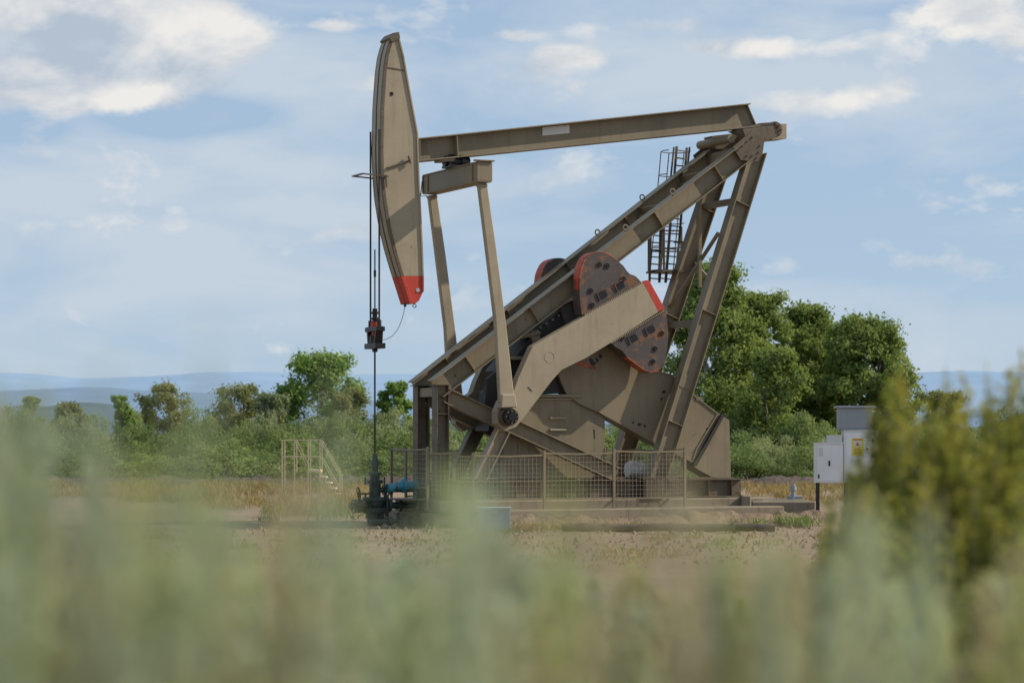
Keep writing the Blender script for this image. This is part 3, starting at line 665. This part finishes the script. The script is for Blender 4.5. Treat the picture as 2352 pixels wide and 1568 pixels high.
def make_tree(name,h,w,seed,leafmat,barkmat,label,loc,nclump=70,leaves=190,leaf=.13,base=.18,top=.5,stems=1,sharp=1.0):
    random.seed(seed); np.random.seed(seed)
    root=empty(name,loc,label,"tree",rnd(0,6))
    tr=MB(); centers=[]
    def profile(zz):
        if sharp<=1.25: 
            return math.sqrt(max(0,1-((zz-.44)/.585)**2))*min(1,.35+(zz-base)/.18+.25)
        return math.sin(math.pi*min(1,max(.02,(zz-base*.6)/(1.03-base*.6)))**.85)**(sharp*.6)
    for st in range(stems):
        x,y=(rnd(-.3,.3),rnd(-.3,.3)) if stems>1 else (0,0)
        lean=(rnd(-.10,.10)*h*(1.6 if stems>1 else 1),rnd(-.1,.1)*h)
        pts=[];n=7
        for i in range(n):
            k=i/(n-1); pts.append(Vector((x+lean[0]*k+rnd(-.1,.1)*k,y+lean[1]*k+rnd(-.1,.1)*k,-.1+k*h*.78)))
        r=h*.018/(stems**.4)
        tr.tube(pts,[r*(1-.85*i/(n-1))+.01 for i in range(n)],8)
        for j in range(int(18/stems)):
            k=rnd(.18,.95); i=min(int(k*(n-1)),n-2); p=pts[i].lerp(pts[i+1],k*(n-1)-i)
            an=rnd(0,6.28); zz=min(.93,k+rnd(.05,.25)); 
            rr=w*.5*profile(zz)*rnd(.45,.88)
            e=Vector((math.cos(an)*rr+x,math.sin(an)*rr+y,zz*h)); md=(p+e)/2+Vector((rnd(-.2,.2),rnd(-.2,.2),-.1*h*.3))
            r2=r*(1-.8*k)*.6+.015
            tr.tube([p,md,e],[r2,r2*.6,.012],6); centers.append(e); centers.append(md.lerp(e,.5))
            for q in range(2):
                e2=e+Vector((rnd(-1,1),rnd(-1,1),rnd(-.3,.5)))*w*.08; tr.tube([md.lerp(e,.6),e2],[r2*.4,.008],5); centers.append(e2)
    while len(centers)<nclump:
        zz=base+(1-base)*rnd(0,1); an=rnd(0,6.28)
        rr=w*.47*profile(zz)*math.sqrt(rnd(.1,1))*(1+.14*math.sin(an*3+seed)+.10*math.sin(zz*13+an*2))
        centers.append(Vector((math.cos(an)*rr,math.sin(an)*rr,zz*h*.95)))
    Cs=[];Ns=[]
    for c in centers:
        m=int(leaves*rnd(.4,1.3)); sg=w*rnd(.045,.11)
        q=blobpts(m,(sg*1.2,sg*1.2,sg*1.0))
        Cs.append(q+np.array(c)); Ns.append(q/sg*.8+np.array([c.x/w*1.8,c.y/w*1.8,.4]))
    C=np.vstack(Cs); Nn=np.vstack(Ns); k=C[:,2]>.03*h; C=C[k];Nn=Nn[k]
    cm=leafmesh(name+"_crown",C,leaf,leaf*.5,[leafmat],nrm=Nn)
    t=tr.obj("trunk",[barkmat],root,center=False); cr_=bpy.data.objects.new("crown",cm); COL.objects.link(cr_); cr_.parent=root
    return root
def gx(u,Y): return (u-CX)/F*Y
def tree_at(u0,u1,vtop,Y,seed,lm,bm_,label,**k):
    uc=(u0+u1)/2; h=H-(vtop-HZ)/F*Y; w=(u1-u0)/F*Y
    return make_tree("tree",h,w*1.0,seed,lm,bm_,label,(gx(uc,Y),Y,0),**k)
tree_at(628,842,812,150,11,F_TREE2,BARKL,"bright green round-crowned tree with pale bare limbs above the scrub",nclump=160,leaves=120,leaf=.12,base=.18,stems=3)
tree_at(305,466,880,140,12,F_OLIVE,BARK,"spreading olive-green tree standing in the scrub",nclump=120,leaves=100,leaf=.09,base=.02,stems=2)
tree_at(455,622,884,146,13,F_OLIVE,BARKL,"sparse olive-green tree with thin pale branches",nclump=100,leaves=100,leaf=.09,base=.02,stems=3)
tree_at(240,316,902,128,14,F_TREE2,BARK,"small bright green sapling tree",nclump=50,leaves=100,leaf=.10,base=.05,sharp=1.3)
tree_at(40,108,908,135,15,F_TREE,BARK,"small slim green tree above the scrub",nclump=46,leaves=90,leaf=.10,base=.05,sharp=1.3)
tree_at(855,952,873,150,16,F_TREE2,BARK,"small conical green tree beside the scrub",nclump=100,leaves=120,leaf=.11,base=.02,sharp=1.0)
tree_at(735,870,890,146,26,F_OLIVE,BARK,"low olive-green tree beside a taller tree",nclump=80,leaves=110,leaf=.10,base=.02)
tree_at(565,700,905,144,27,F_SCRUB2,BARK,"low grey-green bushy tree",nclump=70,leaves=110,leaf=.10,base=.02)
tree_at(1510,1765,590,128,17,F_TREE,BARKL,"tall green cottonwood tree with visible forked trunk",nclump=290,leaves=170,leaf=.11,base=.14,stems=2,sharp=1.3)
tree_at(1630,1830,660,131,18,F_TREE,BARKL,"broad green cottonwood tree with airy crown",nclump=230,leaves=160,leaf=.11,base=.10,stems=2,sharp=1.0)
tree_at(1750,1950,690,134,19,F_TREE,BARK,"dense green cottonwood tree with pointed crown",nclump=270,leaves=170,leaf=.11,base=.02,stems=1,sharp=1.0)
tree_at(1875,2108,716,130,20,F_TREE,BARK,"wide rounded green cottonwood tree",nclump=300,leaves=170,leaf=.11,base=.02,stems=2,sharp=.9)
tree_at(1680,1880,800,124,21,F_TREE,BARK,"low leafy green tree in front of taller ones",nclump=140,leaves=160,leaf=.10,base=.02,stems=2)
tree_at(1830,1980,760,137,28,F_TREE,BARK,"green cottonwood tree filling the middle of the grove",nclump=150,leaves=150,leaf=.11,base=.02,stems=1)
tree_at(100,215,926,125,24,F_OLIVE,BARK,"low grey-green bushy tree",nclump=70,leaves=110,leaf=.09,base=.02)
tree_at(2090,2240,900,150,29,F_OLIVE,BARK,"low hazy grey-green tree beyond the scrub",nclump=80,leaves=100,leaf=.11,base=.02)

# scrub belt
def bushmesh(name,seed,mat,n=6400,leaf=.062):
    random.seed(seed); np.random.seed(seed); Cs=[];Ns=[]; ex=MB()
    for i in range(44):
        an=rnd(0,6.28); r=math.sqrt(rnd(0,1)); zz=(1-r**2.2*.75)*rnd(.5,1.0)
        c=np.array([math.cos(an)*r,math.sin(an)*r,zz*.9]); m=int(n/44*rnd(.6,1.4)); k=rnd(.7,1.3)
        q=blobpts(m,(.23*k,.23*k,.13*k)); Cs.append(q+c); Ns.append(q/np.array([.23,.23,.13])+np.array([c[0]*.4,c[1]*.4,.3]))
        if i%3==0: ex.tube([(c[0]*.15,c[1]*.15,0),(c[0]*.6,c[1]*.6,c[2]*.55),tuple(c)],[.02,.014,.006],5)
    C=np.vstack(Cs); C[:,2]=np.maximum(C[:,2],.01); return leafmesh(name,C,leaf/2,leaf/4,[mat,BARK],extra=ex,nrm=np.vstack(Ns))
BM=[bushmesh("shrub_a",31,F_SCRUB),bushmesh("shrub_b",32,F_SCRUB),bushmesh("shrub_c",33,F_SCRUB2),bushmesh("shrub_d",34,F_SCRUB2)]
random.seed(5)
labs={0:"dense green scrub bush",1:"dense green scrub bush",2:"grey-green saltbush shrub",3:"grey-green saltbush shrub"}
for ri,(Y,vt,sp) in enumerate(((101,1025,2.1),(106,990,2.3),(113,968,2.5),(122,952,2.8),(134,945,3.1))):
    x=gx(-60,Y)
    while x<gx(2420,Y):
        yy=Y+rnd(-2,2); v_=vt+rnd(-26,20)
        h=H-(v_-HZ)/F*yy; k=random.choice((0,1,0,3) if ri>1 else (0,0,1,1,2))
        o=bpy.data.objects.new("shrub",BM[k]); COL.objects.link(o); o.location=(x,yy,-.05); o.rotation_euler=(0,0,rnd(0,6.28))
        w_=rnd(1.3,2.3); o.scale=(w_,w_,max(1.0,h)); tag(o,labs[k]+" in a wide thicket","shrub","shrubs of the thicket")
        x+=sp*rnd(.75,1.2)

def rough_ridge(name,x0,x1,y,h,mat,label,wid=1.6,local=False,cell=.18):
    mb=MB(); nx=int((x1-x0)/cell); ny=9; vs=[]
    for i in range(nx+1):
        x=x0+(x1-x0)*i/nx; ee=min(1,(x-x0)/.8,(x1-x)/.8)
        for j in range(ny):
            k=j/(ny-1)*2-1; yy=y+k*wid; e=max(0,1-k*k)*ee
            z=h*e*(.75+.5*noise.noise(Vector((x*.6,yy,3))))+.16*e*noise.noise(Vector((x*3,yy*3,1)))*min(1,h*4)-.03
            vs.append((x,yy+(0 if local else .6*math.sin(x*.15)*min(1,h*3)),z))
    if local: vs=[tuple(LW(v)) for v in vs]
    fs=[[i*ny+j,(i+1)*ny+j,(i+1)*ny+j+1,i*ny+j+1] for i in range(nx) for j in range(ny-1)]
    mb.add(vs,fs); o=mb.obj(name,[mat],None,center=False); tag(o,label,"berm",kind="structure"); return o
EB,_,_,_=earth("berm_earth",(.13,.10,.085),(.08,.068,.06),(.18,.145,.115),2.0,1.0)
EGR,_,_,_=earth("gravel_earth",(.32,.24,.165),(.25,.18,.125),(.16,.12,.085),2.5,1.0)
rough_ridge("dirt_berm",-22,4,97,.45,EB,"dark gravelly dirt berm in front of the scrub")
rough_ridge("dirt_berm",8,24,97,.38,EB,"dark gravelly dirt berm in front of the scrub")
rough_ridge("gravel_bank",-1.9,7.6,-2.7,.33,EGR,"loose gravel banked against the concrete foundation",wid=.95,local=True,cell=.09)

F_DRY=foliage("dry_grass",(.30,.20,.09),(.46,.34,.18),(.28,.25,.11),.3,.5)
F_WEED=foliage("green_weeds",(.13,.18,.06),(.26,.30,.12),None,.3,.8)
def grass(name,regions,mat,label,bl=.012):
    Cs=[];Hs=[]
    for (xa,xb,ya,yb,n,h) in regions:
        for i in range(n):
            cx_,cy=np.random.uniform(xa,xb),np.random.uniform(ya,yb)
            if noise.noise(Vector((cx_*.35,cy*.25,8)))<-.04: continue
            hh=h*np.random.uniform(.5,1.2)
            m=np.random.randint(12,34); q=np.random.normal(size=(m,3))*np.array([.12,.12,0]); q[:,2]=hh*.4*np.random.uniform(.5,1.1,m)
            Cs.append(q+np.array([cx_,cy,0])); Hs+= [hh*.5]*m
    C=np.vstack(Cs); me=leafmesh(name,C,np.array(Hs)[:,None],bl,[mat],up=2.2)
    o=bpy.data.objects.new(name,me); COL.objects.link(o); tag(o,label,"grass",kind="stuff")
np.random.seed(3)
grass("dry_grass",[(-19,-9,72,94,1100,.42),(-9,-4.5,66,92,340,.34),(8,13,70,92,260,.4),(-3,6,58,92,500,.25),(6,12,56,60,90,.3),(-6,-3.5,60,70,90,.45),(-1,5,50.9,51.6,60,.22),(-12,8,36,48,260,.13)],F_DRY,"dry tan grass tufts on the dirt")
grass("green_weeds",[(-6.2,-3.6,56,64,50,.4),(-14,-6,88,97,120,.5),(5,9,52.5,54.5,22,.25),(-14,-12,84,88,16,.6),(6.1,6.6,53.6,54.1,10,.3),(-10,9,40,50,60,.14),(-3.6,-1.5,49,51,20,.25)],F_WEED,"low green weeds on the dirt")

# foreground plants ------------------------------------------------
F_SAGE=foliage("sage_leaves",(.33,.39,.29),(.60,.65,.53),(.42,.49,.33),.45,5)
F_RAB=foliage("yellowgreen_leaves",(.28,.33,.12),(.52,.55,.24),(.56,.54,.28),.5,5)
F_TANP=foliage("dry_stems",(.40,.34,.22),(.68,.60,.44),(.36,.33,.20),.42,5)
F_GW=foliage("greasewood_leaves",(.15,.18,.04),(.40,.40,.10),(.48,.40,.10),.5,9,tipz=1.10,tipcol=(.60,.38,.13))
def sage(name,seed,mat,n_st=34,nl=6500,R=.24,leaf=.017,wl=.0045,flat=1.6,hl=.78,jit=.022,k0=.25,up=.9,arch=.35):
    random.seed(seed); np.random.seed(seed); ex=MB(); Cs=[]
    for i in range(n_st):
        an=rnd(0,6.28); r=math.sqrt(rnd(0,1)); h=(1-arch*r**flat)*rnd(hl,1.0)
        if i==0: r=0.1; h=1.0
        tip=Vector((math.cos(an)*r*R,math.sin(an)*r*R,h)); b0=Vector((tip.x*.15,tip.y*.15,0)); md=b0.lerp(tip,.5)+Vector((tip.x*.3,tip.y*.3,0))
        ex.tube([b0,md,tip],[.006,.004,.0015],4)
        m=int(nl/n_st*rnd(.7,1.3)); k=np.random.beta(2.2,1.1,m)*(1-k0)+k0; k=k[:,None]
        b=np.array(b0);mm=np.array(md);t=np.array(tip)
        p=(1-k)**2*b+2*k*(1-k)*mm+k*k*t
        p+=np.random.normal(size=(m,3))*np.array([jit,jit,.02])*(1.25-k*.8); Cs.append(p)
    C=np.vstack(Cs); return leafmesh(name,C,leaf,wl,[mat,BARKL],up=up,extra=ex)
KM={'s':[sage("sagebrush_a",41,F_SAGE,n_st=17,nl=6500,hl=.5,jit=.017),sage("sagebrush_b",42,F_SAGE,n_st=13,nl=5600,hl=.45,jit=.018)],'r':[sage("rabbitbrush_a",43,F_RAB,n_st=16,nl=6000,hl=.5,jit=.016),sage("rabbitbrush_b",44,F_RAB,n_st=13,nl=5600,hl=.45,jit=.016)],'t':[sage("dry_a",45,F_TANP,n_st=18,nl=4200,hl=.5,jit=.013),sage("dry_b",46,F_TANP,n_st=15,nl=4200,hl=.45,jit=.013)],
 'S':[sage("thin_sage_a",61,F_SAGE,n_st=7,nl=1200,R=.12,hl=.5,jit=.014),sage("thin_sage_b",62,F_SAGE,n_st=5,nl=900,R=.10,hl=.45,jit=.014)],'T':[sage("thin_dry_a",63,F_TANP,n_st=8,nl=800,R=.13,hl=.5,jit=.012)],'R':[sage("thin_rabbit_a",64,F_RAB,n_st=7,nl=900,R=.12,hl=.5,jit=.013)]}
NM={'s':("sagebrush","silvery green sagebrush plant"),'r':("rabbitbrush","yellow-green rabbitbrush plant"),'t':("dry_weed","tan dry-stemmed weed plant")}
GZ=.9
def gz(x,y):
    k=min(1,max(0,(24-y)/13)); return GZ*k*k*(3-2*k)
prof=[(-200,930),(0,925),(90,965),(160,1120),(260,1210),(400,1240),(500,1190),(600,1150),(700,1200),(800,1255),(900,1265),(1050,1240),(1180,1180),(1300,1240),(1450,1275),(1600,1275),(1750,1220),(1850,1220),(2000,1260),(2150,1290),(2352,1240),(2600,1200)]
us=[p[0] for p in prof];vs_=[p[1] for p in prof]
random.seed(77)
def plant(kind,u,Y,vtop,ws=1.0):
    x=gx(u,Y); top=H-(vtop-HZ)/F*Y; g=gz(x,Y)-.02; h=max(.35,top-g)
    n_=NM[kind.lower()]
    o=bpy.data.objects.new(n_[0],random.choice(KM[kind])); COL.objects.link(o); o.location=(x,Y,g); o.rotation_euler=(rnd(-.09,.09),rnd(-.09,.09),rnd(0,6.28))
    o.scale=(ws,ws,h); tag(o,n_[1]+" growing in the open scrub","plant","scrub plants")
for i in range(104):
    Y=rnd(2.3,5.2); u=-150+2650*((i*0.618034)%1)
    v=np.interp(u,us,vs_)+rnd(0,150)
    z_=noise.noise(Vector((u*.004,Y*.8,2)))
    kk='s' if z_<.0 else ('r' if z_<.14 else 't')
    if random.random()<.3: kk=random.choice('srt')
    if u>1450 and kk=='s' and random.random()<.5: kk='t'
    plant(kk,u,Y,v,rnd(.75,1.25))
for i in range(50):
    Y=rnd(5.2,12); u=-100+2550*((i*0.7548)%1); plant(random.choice('srt'),u,Y,rnd(1310,1410),rnd(1.4,2.0))
for i in range(50):
    Y=rnd(1.7,2.8); u=-60+2480*((i*0.618034+.3)%1)
    plant(random.choices('STR',weights=(6,3 if u<1300 else 6,2))[0],u,Y,np.interp(u,us,vs_)-rnd(-50,80),rnd(.6,1.0))
for k,u,Y,v,ws in(('r',20,2.5,880,.4),('s',100,2.2,965,.35),('s',-40,2.1,910,.5),('s',60,1.9,950,.4),('S',600,1.8,970,.6),('S',570,1.9,890,.4),('S',625,1.7,1040,.6),('S',600,1.8,770,.24),('S',655,1.9,1090,.7),('t',400,2.4,1190,.45),('t',300,2.8,1210,.5),('S',1180,2.1,1090,.8),('R',1230,2.1,1140,.8),('S',1140,1.9,1130,.7),('T',1720,2.1,1060,.5),('T',1690,2.0,1130,.7),('s',1900,2.2,1290,.5),('r',1830,2.4,1210,.5),('S',200,1.8,1060,.7),('T',260,1.9,1110,.8),('S',420,1.8,1130,.7),('T',480,1.8,1140,.7)):
    plant(k,u,Y,v,ws)
# greasewood bushes
GWM=[sage("greasewood_a",51,F_GW,n_st=70,nl=12000,R=.32,leaf=.014,wl=.009,flat=2.2,hl=.74,jit=.034,k0=.15,up=.2,arch=.5),sage("greasewood_b",52,F_GW,n_st=60,nl=11000,R=.30,leaf=.014,wl=.009,flat=2.0,hl=.68,jit=.034,k0=.15,up=.2,arch=.55)]
random.seed(9)
for j,(u,Y,vt,ws) in enumerate(((2090,8.0,845,.8),(2190,8.2,865,.85),(2290,8.0,850,.9),(2385,8.2,820,1.0),(2030,8.1,960,.7),(1975,8.6,1070,.65),(2120,7.8,940,.8),(2230,7.8,925,.9),(2330,7.6,900,1.0),(1925,9.0,1160,.6),(2030,7.6,1110,.9),(2140,7.4,1080,1.0),(2260,7.4,1050,1.0),(2370,7.4,1010,1.0),(2335,8.4,800,.4),(1975,8.0,1190,.9),(2080,7.2,1200,1.0),(2200,7.2,1200,1.0),(2320,7.2,1170,1.0),(2065,8.2,838,.25),(2150,8.4,845,.25),(2250,8.4,838,.25))):
    x=gx(u,Y);g=gz(x,Y)-.02;top=H-(vt-HZ)/F*Y
    o=bpy.data.objects.new("greasewood_bush",GWM[j%2]); COL.objects.link(o); o.location=(x,Y,g); o.rotation_euler=(rnd(-.05,.05),rnd(-.05,.05),rnd(0,6)); o.scale=(ws,ws,top-g)
    tag(o,"olive greasewood bush with orange-brown tips","bush","greasewood bushes")

# ---------------------------------------------------------------- ground & hills
ys=np.concatenate([np.linspace(-30,0,7),np.linspace(1,30,59),np.linspace(30.4,130,250),np.geomspace(132,24000,60)])
xp=np.concatenate([np.linspace(0,26,105),np.geomspace(27,16000,45)]); xs=np.concatenate([-xp[::-1][:-1],xp])
vs=[]
for y in ys:
    for x in xs:
        z=gz(x,y)
        if y<140 and abs(x)<40: z+=.05*noise.noise(Vector((x*.5,y*.5,0)))+.03*noise.noise(Vector((x*2,y*2,5)))-.03
        vs.append((x,y,z))
nx=len(xs); fs=[[j*nx+i,j*nx+i+1,(j+1)*nx+i+1,(j+1)*nx+i] for j in range(len(ys)-1) for i in range(nx-1)]
EG,nt,b,c=earth("ground_earth",(.35,.262,.18),(.27,.20,.142),(.18,.135,.098),1.0,1.0)
sxn=nd(nt,"ShaderNodeSeparateXYZ"); nt.links.new(nd(nt,"ShaderNodeTexCoord").outputs['Object'],sxn.inputs[0])
mr=nd(nt,"ShaderNodeMapRange"); mr.inputs[1].default_value=98; mr.inputs[2].default_value=112; nt.links.new(sxn.outputs[1],mr.inputs[0])
nt.links.new(mixc(nt,mr.outputs[0],c,(.12,.13,.06)),b.inputs['Base Color'])
mb=MB(); mb.add(vs,fs,0,True); g=mb.obj("ground",[EG],None,center=False); tag(g,"sandy brown dirt pad and scrubland","ground",kind="structure")
random.seed(3); mb=MB()
for i in range(2600):
    if i%3: x=rnd(-12,9);y=rnd(38,53); zb=0
    else: q=LW((rnd(-1.5,7.2),rnd(-3.5,-2.1),0)); x,y=q.x,q.y; zb=.12*max(0,1-abs((R.inverted()@Vector((x,y-D0,0))).y+2.75)/.9)*1.5
    r=rnd(.02,.07)
    p=[(x+r*math.cos(a)*rnd(.7,1.2),y+r*math.sin(a)*rnd(.7,1.2),zb-.02) for a in(0,1.3,2.5,3.8,5)]; ap=(x+rnd(-.01,.01),y,zb+r*rnd(.6,1))
    mb.add(p+[ap],[[0,1,5],[1,2,5],[2,3,5],[3,4,5],[4,0,5]])
gr=mb.obj("gravel",[EG],None,center=False); tag(gr,"loose gravel stones on the dirt","gravel",kind="stuff")

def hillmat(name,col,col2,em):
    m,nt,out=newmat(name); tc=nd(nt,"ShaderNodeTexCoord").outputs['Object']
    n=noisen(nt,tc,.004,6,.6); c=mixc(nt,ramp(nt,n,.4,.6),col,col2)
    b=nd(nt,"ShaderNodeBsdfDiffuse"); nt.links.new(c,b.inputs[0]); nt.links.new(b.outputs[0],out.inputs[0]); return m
def hills(name,Y,pf,mat,label,dep,amp):
    xs=np.linspace(gx(-900,Y),gx(3300,Y),260); ny=14; vs=[]
    pu=[p[0] for p in pf]; pv=[p[1] for p in pf]
    for x in xs:
        u=x/Y*F+CX; top=H+(HZ-np.interp(u,pu,pv))/F*Y
        for j in range(ny):
            k=j/(ny-1); e=math.sin(min(1,k*1.25)*math.pi/2)**.8 if k<.8 else 1-(k-.8)*2
            y=Y-dep*(1-k)
            z=top*e*(1+.0)+amp*noise.fractal(Vector((x/dep*2,y/dep*2,Y)),1,2,5)*(e*.8)
            vs.append((x,y,z-5*(1-e)))
    n=len(xs); fs=[[i*ny+j,(i+1)*ny+j,(i+1)*ny+j+1,i*ny+j+1] for i in range(n-1) for j in range(ny-1)]
    mb=MB(); mb.add(vs,fs,0,True); o=mb.obj(name,[mat],None,center=False); tag(o,label,"hills",kind="structure")
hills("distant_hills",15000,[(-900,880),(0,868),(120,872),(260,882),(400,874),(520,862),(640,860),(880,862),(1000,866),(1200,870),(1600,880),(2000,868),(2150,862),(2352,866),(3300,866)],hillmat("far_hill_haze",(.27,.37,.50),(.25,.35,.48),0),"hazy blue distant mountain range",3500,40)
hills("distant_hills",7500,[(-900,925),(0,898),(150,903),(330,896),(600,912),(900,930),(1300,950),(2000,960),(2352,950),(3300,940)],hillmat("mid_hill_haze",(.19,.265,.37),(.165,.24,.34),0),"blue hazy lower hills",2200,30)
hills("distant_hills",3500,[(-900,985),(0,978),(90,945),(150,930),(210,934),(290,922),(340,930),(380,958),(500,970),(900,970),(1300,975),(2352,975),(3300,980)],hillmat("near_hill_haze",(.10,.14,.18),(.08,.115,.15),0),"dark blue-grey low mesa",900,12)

# ---------------------------------------------------------------- light, sky
tsun=(R.to_3x3()@Vector((1,-.34,.76))).normalized()
el=math.asin(tsun.z); az=math.atan2(tsun.x,tsun.y)
sl=bpy.data.lights.new("sun",'SUN'); sl.energy=5.0; sl.angle=math.radians(.5); sl.color=(1,.91,.77)
so=bpy.data.objects.new("sun",sl); COL.objects.link(so); so.rotation_euler=(-tsun).to_track_quat('-Z','Y').to_euler()
w=bpy.data.worlds.new("World"); scene.world=w; w.use_nodes=True; nt=w.node_tree; nt.nodes.clear()
out=nd(nt,"ShaderNodeOutputWorld"); bg=nd(nt,"ShaderNodeBackground"); bg.inputs[1].default_value=.108; nt.links.new(bg.outputs[0],out.inputs[0])
sky=nd(nt,"ShaderNodeTexSky",sky_type='NISHITA'); sky.sun_disc=False; sky.sun_elevation=el; sky.sun_rotation=az; sky.air_density=1.0; sky.dust_density=.6; sky.ozone_density=1.5; sky.altitude=1500
tcw=nd(nt,"ShaderNodeTexCoord").outputs['Generated']
skyc=mixc(nt,.78,sky.outputs[0],(3.7,5.0,6.65))
def blob(u,v,ru,rv):
    cx_=(u-CX)/F; cz_=(HZ-v)/F; l=math.sqrt(1+cx_*cx_+cz_*cz_); c_=Vector((cx_,1,cz_))/l
    s_=nd(nt,"ShaderNodeVectorMath",operation='SUBTRACT'); nt.links.new(tcw,s_.inputs[0]); s_.inputs[1].default_value=c_
    m_=nd(nt,"ShaderNodeVectorMath",operation='MULTIPLY'); nt.links.new(s_.outputs[0],m_.inputs[0]); m_.inputs[1].default_value=(F/ru,1,F/rv)
    l_=nd(nt,"ShaderNodeVectorMath",operation='LENGTH'); nt.links.new(m_.outputs[0],l_.inputs[0])
    r_=nd(nt,"ShaderNodeMapRange",interpolation_type='SMOOTHSTEP'); r_.inputs[1].default_value=1.0; r_.inputs[2].default_value=0.0; nt.links.new(l_.outputs['Value'],r_.inputs[0]); return r_.outputs[0]
def madd(a,k,b):
    n=nd(nt,"ShaderNodeMath",operation='MULTIPLY_ADD'); nt.links.new(a,n.inputs[0]); n.inputs[1].default_value=k
    if isinstance(b,(int,float)): n.inputs[2].default_value=b
    else: nt.links.new(b,n.inputs[2])
    return n.outputs[0]
nv=noisen(nt,tcw,1.0,9,.56,(9,9,28),dist=.4)
v1=madd(blob(350,480,950,300),.22,nv); v1=madd(blob(500,170,900,190),.22,v1); v1=madd(blob(2000,150,800,260),.12,v1); v1=madd(blob(430,262,300,85),-.55,v1); v1=madd(blob(40,290,180,60),-.34,v1); v1=madd(blob(1900,520,900,260),-.20,v1); v1=madd(blob(1300,640,600,200),-.1,v1)
fv=ramp(nt,v1,.42,.68)
c=mixc(nt,fv,skyc,(5.1,5.9,6.8))
ncu=noisen(nt,tcw,1.0,12,.58,(22,22,40),dist=.25)
q=madd(blob(470,70,260,150),.50,ncu); q=madd(blob(150,30,420,120),.46,q); q=madd(blob(180,205,360,75),.44,q); q=madd(blob(90,150,260,60),.34,q); q=madd(blob(360,140,180,60),.2,q)
q=madd(blob(1320,135,200,45),.22,q); q=madd(blob(1430,60,220,40),.22,q); q=madd(blob(1740,112,280,45),.32,q); q=madd(blob(2250,60,420,170),.30,q); q=madd(blob(1960,225,330,50),.20,q)
q=madd(blob(760,60,70,24),.22,q); q=madd(blob(1190,85,110,24),.24,q); q=madd(blob(820,200,460,40),.15,q)
fc=ramp(nt,q,.60,.76)
nsh=noisen(nt,tcw,1.0,9,.60,(16,16,30),dist=.3)
sh=madd(blob(110,90,300,90),-.22,nsh); sh=madd(blob(360,170,200,50),-.14,sh); sh=madd(blob(500,60,230,80),.16,sh); sh=madd(blob(220,215,320,40),.10,sh); sh=madd(blob(2100,20,300,60),-.08,sh); sh=madd(blob(1740,112,300,60),.08,sh)
ccol=mixc(nt,ramp(nt,sh,.36,.60),(4.2,4.95,5.9),(7.9,7.75,7.5))
c=mixc(nt,fc,c,ccol)
nt.links.new(c,bg.inputs[0])

cam=bpy.data.cameras.new("camera"); co=bpy.data.objects.new("camera",cam); COL.objects.link(co); co.location=(0,0,H); co.rotation_euler=(math.radians(90),0,0)
cam.sensor_width=36; cam.lens=36*F/2352; cam.shift_y=216/2352; cam.clip_start=.1; cam.clip_end=60000
cam.dof.use_dof=True; cam.dof.focus_distance=54; cam.dof.aperture_fstop=2.1
scene.camera=co
scene.view_settings.view_transform='Standard'; scene.view_settings.look='None'; scene.view_settings.exposure=0
